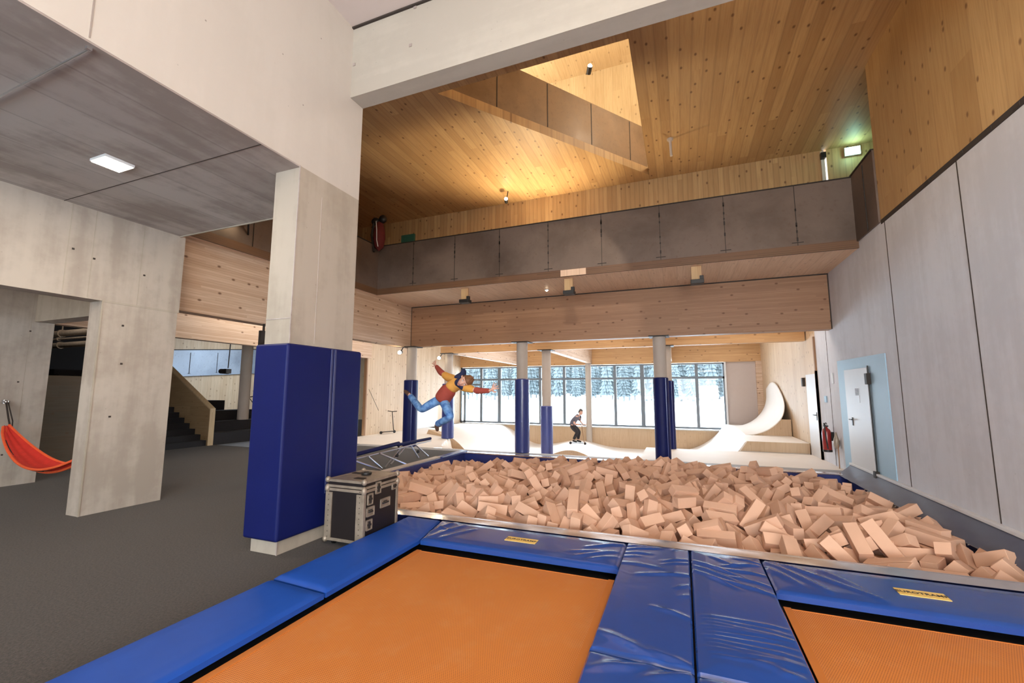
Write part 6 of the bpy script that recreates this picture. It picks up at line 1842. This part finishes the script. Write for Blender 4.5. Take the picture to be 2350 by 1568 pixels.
def head(parent, c, upv, face, r=.105, hairmat='hair', cap=False, detail=True):
    """c = head centre, upv = crown direction, face = facing direction"""
    c = Vector(c)
    w = Vector(upv).normalized()
    f = Vector(face)
    f = (f - w * f.dot(w)).normalized()
    s = w.cross(f)          # the person's left-right axis
    R = Matrix((s, f, w)).transposed()

    def P(x, y, z):
        return c + R @ Vector((x, y, z))
    m = MB()
    nu, nv = 28, 20

    def hd(u, v):
        th = 2 * math.pi * u
        ph = math.pi * v
        x = math.sin(ph) * math.sin(th)
        y = math.sin(ph) * math.cos(th)
        z = -math.cos(ph)
        jaw = 1 - .30 * max(0, -z) ** 1.5
        px = x * r * .74 * jaw
        py = y * r * (.92 if y > 0 else .98) * (1 - .12 * max(0, -z) * (1 if y < 0 else 0))
        pz = z * r * 1.20
        if y > 0:
            # nose
            py += r * .26 * math.exp(-((x / .13) ** 2)) * math.exp(-(((z + .12) / .16) ** 2))
            # brow and eye sockets
            py -= r * .07 * math.exp(-(((abs(x) - .36) / .17) ** 2)) * math.exp(-(((z - .08) / .10) ** 2))
            py += r * .05 * math.exp(-((x / .26) ** 2)) * math.exp(-(((z + .46) / .07) ** 2))
            py += r * .07 * math.exp(-((x / .3) ** 2)) * math.exp(-(((z + .82) / .2) ** 2))
        return P(px, py, pz)
    m.grid(hd, nu, nv)
    for sgn in (-1, 1):
        m.ball(P(sgn * r * .76, -r * .05, -.02), r * .20, 10, 8, 0, (.55, .8, 1.2))
    ho = m.build('head', M['skin'], parent, smooth=True)
    if detail:
        for sgn in (-1, 1):
            m = MB()
            m.ball(P(sgn * r * .30, r * .80, r * .10), r * .105, 10, 8)
            m.build('eye', M['white'], ho, smooth=True)
            m = MB()
            m.ball(P(sgn * r * .30, r * .885, r * .10), r * .05, 8, 6)
            m.build('iris', M['black'], ho, smooth=True)
            m = MB()
            m.tube([P(sgn * r * .16, r * .93, r * .30), P(sgn * r * .32, r * .90, r * .34), P(sgn * r * .48, r * .80, r * .28)], r * .035, 6)
            m.build('eyebrow', M['hair'], ho)
        m = MB()
        m.tube([P(-r * .24, r * .84, -r * .52), P(-r * .1, r * .93, -r * .56), P(r * .1, r * .93, -r * .56), P(r * .24, r * .84, -r * .52)], [r * .03, r * .055, r * .055, r * .03], 8)
        M.setdefault('lips', plain('lips', (0.50, 0.13, 0.12), .5))
        m.build('mouth', M['lips'], ho, smooth=True)
    m = MB()

    def hr_(u, v):
        th = 2 * math.pi * u
        ph = math.pi * (.0 + v * .60)
        x = math.sin(ph) * math.sin(th)
        y = math.sin(ph) * math.cos(th)
        z = math.cos(ph)
        k = 1.09 + .05 * math.sin(th * 7 + v * 9) + .04 * math.sin(th * 13)
        if y > 0:
            z = max(z, .44 - .1 * (1 - y))
            k = min(k, 1.10)
        return P(x * r * .78 * k, y * r * .98 * k - r * .04, z * r * 1.19 * k)
    m.grid(hr_, 36, 12)
    m.build('hair', M[hairmat], parent, smooth=True)
    return P


# the person jumping over the foam pit
S = 1.0625
J0 = Vector((0, 0, 1.65))


def jp(x, z, y=6.8, dy=0.0):
    """a joint in the plane y = 6.4, pushed out along the sight line to y = 6.8 + dy"""
    k = (6.8 + dy) / 6.4
    return Vector((x * k, 6.8 + dy, 1.65 + (z - 1.65) * k))


sh_l, sh_r = jp(-3.660, 1.895, dy=.10), jp(-3.335, 1.725, dy=-.10)
neck = jp(-3.475, 1.85)
chest = jp(-3.56, 1.76)
belly = jp(-3.68, 1.635)
pel = jp(-3.775, 1.52)
hip_l, hip_r = jp(-3.850, 1.520, dy=.06), jp(-3.715, 1.475, dy=-.06)
kn_l, kn_r = jp(-4.165, 1.345, dy=-.10), jp(-3.59, 1.235, dy=-.28)
an_l, an_r = jp(-4.415, 1.600, dy=.12), jp(-3.865, 1.110, dy=-.02)
el_l, wr_l = jp(-3.80, 1.985, dy=.20), jp(-3.895, 2.095, dy=.30)
el_r, wr_r = jp(-3.095, 1.672, dy=-.14), jp(-2.880, 1.672, dy=-.20)
jm = empty('person', (-3.9, 6.8, 1.1), 'person in mustard and rust hoodie and blue jeans jumping over the foam pit', 'person')
pts = []
E_ = []


def addp(v, r, r2=None):
    pts.append((v.x, v.y, v.z, r, r2 or r))
    return len(pts) - 1


a0 = addp(pel, .075)
a1 = addp(belly, .075)
a2 = addp(chest, .085)
a3 = addp(neck, .06)
a4 = addp(neck + (jp(-3.40, 1.853) - jp(-3.475, 1.85)).normalized() * .07, .045)
bl = [addp(hip_l, .055), addp(kn_l, .042), addp(an_l, .034)]
br = [addp(hip_r, .055), addp(kn_r, .042), addp(an_r, .034)]
al = [addp(sh_l, .05), addp(el_l, .036), addp(wr_l, .024)]
ar = [addp(sh_r, .05), addp(el_r, .036), addp(wr_r, .024)]
E_ += chain(a0, a1, a2, a3, a4) + chain(a0, *bl) + chain(a0, *br) + chain(a3, *al) + chain(a3, *ar)
for an, toe, w in ((bl[-1], jp(-4.515, 1.672, dy=.16), 0), (br[-1], jp(-3.84, 1.005, dy=.0), 0)):
    av = Vector(pts[an][:3])
    d = (toe - av)
    h = addp(av + d * .25, .038)
    b = addp(av + d * .75, .036, .028)
    t = addp(av + d * 1.1, .022, .016)
    E_ += chain(an, h, b, t)
hand(pts, E_, al[-1], None, (wr_l - el_l) + Vector((.03, 0, .0)), (0, -1, .2), 1.0, .1, .5)
hand(pts, E_, ar[-1], None, Vector((.75, -.1, .55)), (0, 1, .2), 1.12, .25, .8)
body = skin('body', pts, E_, M['skin'], jm)
# feet in dark socks
for an, toe in ((an_l, jp(-4.515, 1.672, dy=.16)), (an_r, jp(-3.84, 1.005, dy=.0))):
    d = toe - an
    q_ = [an - d * .10, an + d * .3, an + d * .75, an + d * 1.12]
    skin('sock', [(p.x, p.y, p.z, r_, r_ * .85) for p, r_ in zip(q_, (.045, .046, .042, .026))], chain(0, 1, 2, 3), M['brownshoe'], jm)
# jeans
up_leg = lambda a, b: a.lerp(b, .5)
jn = []
je = []


def jadd(v, r, r2=None):
    jn.append((v.x, v.y, v.z, r, r2 or r))
    return len(jn) - 1


j0 = jadd(pel + (belly - pel) * .25, .125, .11)
j1 = jadd(pel, .118, .108)
for (h, k, a) in ((hip_l, kn_l, an_l), (hip_r, kn_r, an_r)):
    i0 = jadd(h, .098)
    i1 = jadd(h.lerp(k, .5), .084)
    i2 = jadd(k, .070)
    i3 = jadd(k.lerp(a, .5), .064)
    i4 = jadd(k.lerp(a, .97), .058)
    je += chain(j1, i0, i1, i2, i3, i4)
je += chain(j0, j1)
skin('jeans', jn, je, M['denim'], jm, root=1)
# hoodie: rust lower torso, mustard chest and upper arms, rust forearms
lo = [pel - (belly - pel) * .30, pel.lerp(belly, .45), belly, belly.lerp(chest, .85)]
skin('hoodie_hem', [(p.x, p.y, p.z, r_, r_ * .92) for p, r_ in zip(lo, (.160, .168, .166, .160))], chain(0, 1, 2, 3), M['rust'], jm)['label'] = 'rust red lower half of the hoodie'
hp = []


def hadd(v, r, r2=None):
    hp.append((v.x, v.y, v.z, r, r2 or r))
    return len(hp) - 1


h0 = hadd(belly.lerp(chest, .40), .158, .150)
h1 = hadd(chest, .158, .146)
h2 = hadd(chest.lerp(neck, .50), .138, .12)
h3 = hadd(neck, .09)
s1 = hadd(sh_l, .082)
s2 = hadd(sh_l.lerp(el_l, .62), .066)
s3 = hadd(sh_r, .082)
s4 = hadd(sh_r.lerp(el_r, .75), .064)
skin('hoodie_chest', hp, chain(h0, h1, h2, h3) + chain(h3, s1, s2) + chain(h2, s3, s4), M['yellow'], jm)['label'] = 'mustard upper half of the hoodie'
for (s, e, w, t) in ((sh_l, el_l, wr_l, .55), (sh_r, el_r, wr_r, .70)):
    q_ = [s.lerp(e, t), e, e.lerp(w, .5), e.lerp(w, 1.0)]
    skin('sleeve', [(p.x, p.y, p.z, r_, r_) for p, r_ in zip(q_, (.068, .060, .050, .038))], chain(0, 1, 2, 3), M['rust'], jm)['label'] = 'rust red forearm sleeve'
hdir = (jp(-3.225, 1.845) - jp(-3.425, 1.80)).normalized()
hc = jp(-3.335, 1.822, dy=-.10)
# navy hood and collar, flying up behind the head
hd_ = [jp(-3.53, 1.85, dy=.0), jp(-3.46, 1.88, dy=.02), jp(-3.39, 1.92, dy=.04), jp(-3.36, 1.98, dy=.02), jp(-3.37, 2.04, dy=0)]
skin('hood', [(p.x, p.y, p.z, r_, r_ * .8) for p, r_ in zip(hd_, (.085, .105, .10, .07, .035))], chain(0, 1, 2, 3, 4), M['navycloth'], jm)['label'] = 'navy hood thrown up behind the head'
skin('collar', [(p.x, p.y, p.z, r_, r_) for p, r_ in zip([jp(-3.50, 1.83, dy=-.06), jp(-3.44, 1.80, dy=-.10), jp(-3.37, 1.735, dy=-.12), jp(-3.33, 1.70, dy=-.12)], (.075, .08, .07, .05))], chain(0, 1, 2, 3), M['navycloth'], jm)
head(jm, hc, hdir * .9 + Vector((0, 0, .10)), Vector((.42, -.90, -.12)), .124, 'hair')
# the person on the scooter
PY = 18.0
rd_ = empty('person', (-4.15, PY, -.42), 'person in grey shirt and black trousers crouching on a kick scooter by the windows', 'person')


def rp(x, z, dy=0.0):
    return Vector((x, PY + dy, z))


pts = []
E_ = []
pel = rp(-4.34, .30)
bel = rp(-4.28, .46)
che = rp(-4.16, .60)
nec = rp(-4.04, .70)
a0 = addp(pel, .09)
a1 = addp(bel, .09)
a2 = addp(che, .10)
a3 = addp(nec, .07)
a4 = addp(nec + Vector((.03, 0, .05)), .05)
bl = [addp(rp(-4.34, .26, -.09), .09), addp(rp(-4.10, .0, -.10), .06), addp(rp(-4.27, -.32, -.06), .042)]
br = [addp(rp(-4.32, .26, .09), .09), addp(rp(-4.06, .02, .10), .06), addp(rp(-4.11, -.32, .04), .042)]
al = [addp(rp(-4.12, .64, -.17), .05), addp(rp(-4.21, .37, -.22), .04), addp(rp(-3.98, .315, -.20), .028)]
ar = [addp(rp(-4.10, .64, .17), .05), addp(rp(-4.03, .42, .24), .04), addp(rp(-3.92, .315, .20), .028)]
E_ += chain(a0, a1, a2, a3, a4) + chain(a0, *bl) + chain(a0, *br) + chain(a3, *al) + chain(a3, *ar)
hand(pts, E_, al[-1], None, (1, .1, -.05), (0, 0, 1), 1.0, .9, .1)
hand(pts, E_, ar[-1], None, (1, -.1, -.05), (0, 0, 1), 1.0, .9, .1)
skin('body', pts, E_, M['skin'], rd_)
for (h, k, a) in ((rp(-4.34, .26, -.09), rp(-4.10, .0, -.10), rp(-4.27, -.32, -.06)), (rp(-4.32, .26, .09), rp(-4.06, .02, .10), rp(-4.11, -.32, .04))):
    q_ = [a + Vector((-.05, 0, -.02)), a + Vector((.04, 0, -.045)), a + Vector((.15, 0, -.065))]
    skin('shoe', [(p.x, p.y, p.z, r_, r_ * .9) for p, r_ in zip(q_, (.05, .048, .034))], chain(0, 1, 2), M['shoe'], rd_)
jn = []
je = []
j0 = jadd(rp(-4.32, .36), .135, .12)
j1 = jadd(pel, .135, .12)
for (h, k, a) in ((rp(-4.34, .26, -.09), rp(-4.10, .0, -.10), rp(-4.27, -.30, -.06)), (rp(-4.32, .26, .09), rp(-4.06, .02, .10), rp(-4.11, -.30, .04))):
    i0 = jadd(h, .12)
    i1 = jadd(h.lerp(k, .5), .11)
    i2 = jadd(k, .08)
    i3 = jadd(k.lerp(a, .5), .07)
    i4 = jadd(a, .058)
    je += chain(j1, i0, i1, i2, i3, i4)
je += chain(j0, j1)
skin('trousers', jn, je, M['trousers'], rd_, root=1)
hp = []
h0 = hadd(rp(-4.38, .24), .165, .15)
h1 = hadd(bel, .175, .16)
h2 = hadd(che, .175, .16)
h3 = hadd(nec, .085)
s1 = hadd(rp(-4.12, .64, -.17), .10)
s2 = hadd(rp(-4.20, .44, -.21), .075)
s3 = hadd(rp(-4.10, .64, .17), .10)
s4 = hadd(rp(-4.05, .46, .23), .075)
skin('shirt', hp, chain(h0, h1, h2, h3) + chain(h2, s1, s2) + chain(h2, s3, s4), M['shirt'], rd_)
head(rd_, (-3.96, PY, .83), (.15, 0, 1), (.85, -.35, -.30), .105, 'darkhair')
scooter((-4.12, PY, skz(-4.2, PY) + .0), 'kick scooter under the crouching rider near the windows', .98, 0.0, 0.0, 'brown_wood')

# ------------------------------------------------------------ outside: snowfield and spruces
m = MB()


def snow(u, v):
    x = -140 + 230 * u
    y = 21.6 + 150 * v * v
    z = -.35 + .25 * math.sin(x * .13 + y * .05) * min(1, (y - 21) / 20) + (.9 * sst(60, 80, y)) * (.55 + .45 * math.sin(x * .21))
    return (x, y, z)


m.grid(snow, 70, 40)
struct('ground_snowfield', m, M['snow'], 'snow covered ground outside the windows', smooth=True)


def spruce(loc, H, seed, lab):
    rd = random.Random(seed)
    r = empty('spruce_tree', loc, lab, 'tree', 'snow dusted spruces beyond the windows')
    m = MB()
    m.tube([(loc[0], loc[1], loc[2] - .5), (loc[0], loc[1], loc[2] + H * .97)], [.22, .04], 8)
    m.build('trunk', M['bark'], r)
    m = MB()
    n = 21
    for k in range(n):
        t = k / (n - 1)
        z0 = loc[2] + H * (.06 + .84 * t)
        R = min(1.5, H * .12) * (1 - t) ** .7 + .12
        hgt = H * .11 * (1 - .35 * t)
        seg = 11
        ring = []
        for j in range(seg * 2):
            a = math.pi * j / seg + k
            rr_ = R * (1.0 if j % 2 == 0 else .55) * rd.uniform(.75, 1.15)
            ring.append((loc[0] + rr_ * math.cos(a), loc[1] + rr_ * math.sin(a), z0 - rr_ * .25 * rd.uniform(.6, 1.3)))
        b = [(loc[0], loc[1], z0 + hgt)]
        m.add(ring + b + [(loc[0], loc[1], z0 + hgt * .25)], [(j, (j + 1) % (2 * seg), 2 * seg) for j in range(2 * seg)] + [((j + 1) % (2 * seg), j, 2 * seg + 1) for j in range(2 * seg)])
    m.build('crown', M['needles'], r, smooth=True)
    return r


rd = random.Random(21)
proto = [spruce((-40 + 8 * k, 92, .4), 12 + 2.2 * k, 30 + k, 'spruce') for k in range(5)]
used = [False] * 5
for k in range(72):
    row = k % 3
    y = 84 + row * 9 + rd.uniform(-2, 2)
    grow = (1.0, 1.15, 1.3)[row]
    px = (k + rd.uniform(-.15, .15)) / 72
    x = (-58 + 80 * px) * y / 92
    s_ = rd.uniform(.72, 1.08)
    j = rd.randrange(5)
    zone = 'in the left window' if x / y < -.37 else ('in the second window' if x / y < -.2 else ('in the third window' if x / y < -.03 else 'in the rightmost window'))
    lab = ('short ' if s_ < .87 else ('tall ' if s_ > 1.03 else '')) + 'snow dusted spruce ' + ('at the front of' if row == 0 else ('in the middle of' if row == 1 else 'at the back of')) + ' the forest edge ' + zone
    if not used[j]:
        used[j] = True
        o = proto[j]
        o.location = (x, y, .4)
        o['label'] = lab
    else:
        o = copy_tree(proto[j], (x, y, .4), lab, 'snow dusted spruces beyond the windows')
    o.scale = (s_ * 1.05, s_ * 1.05, s_ * grow)
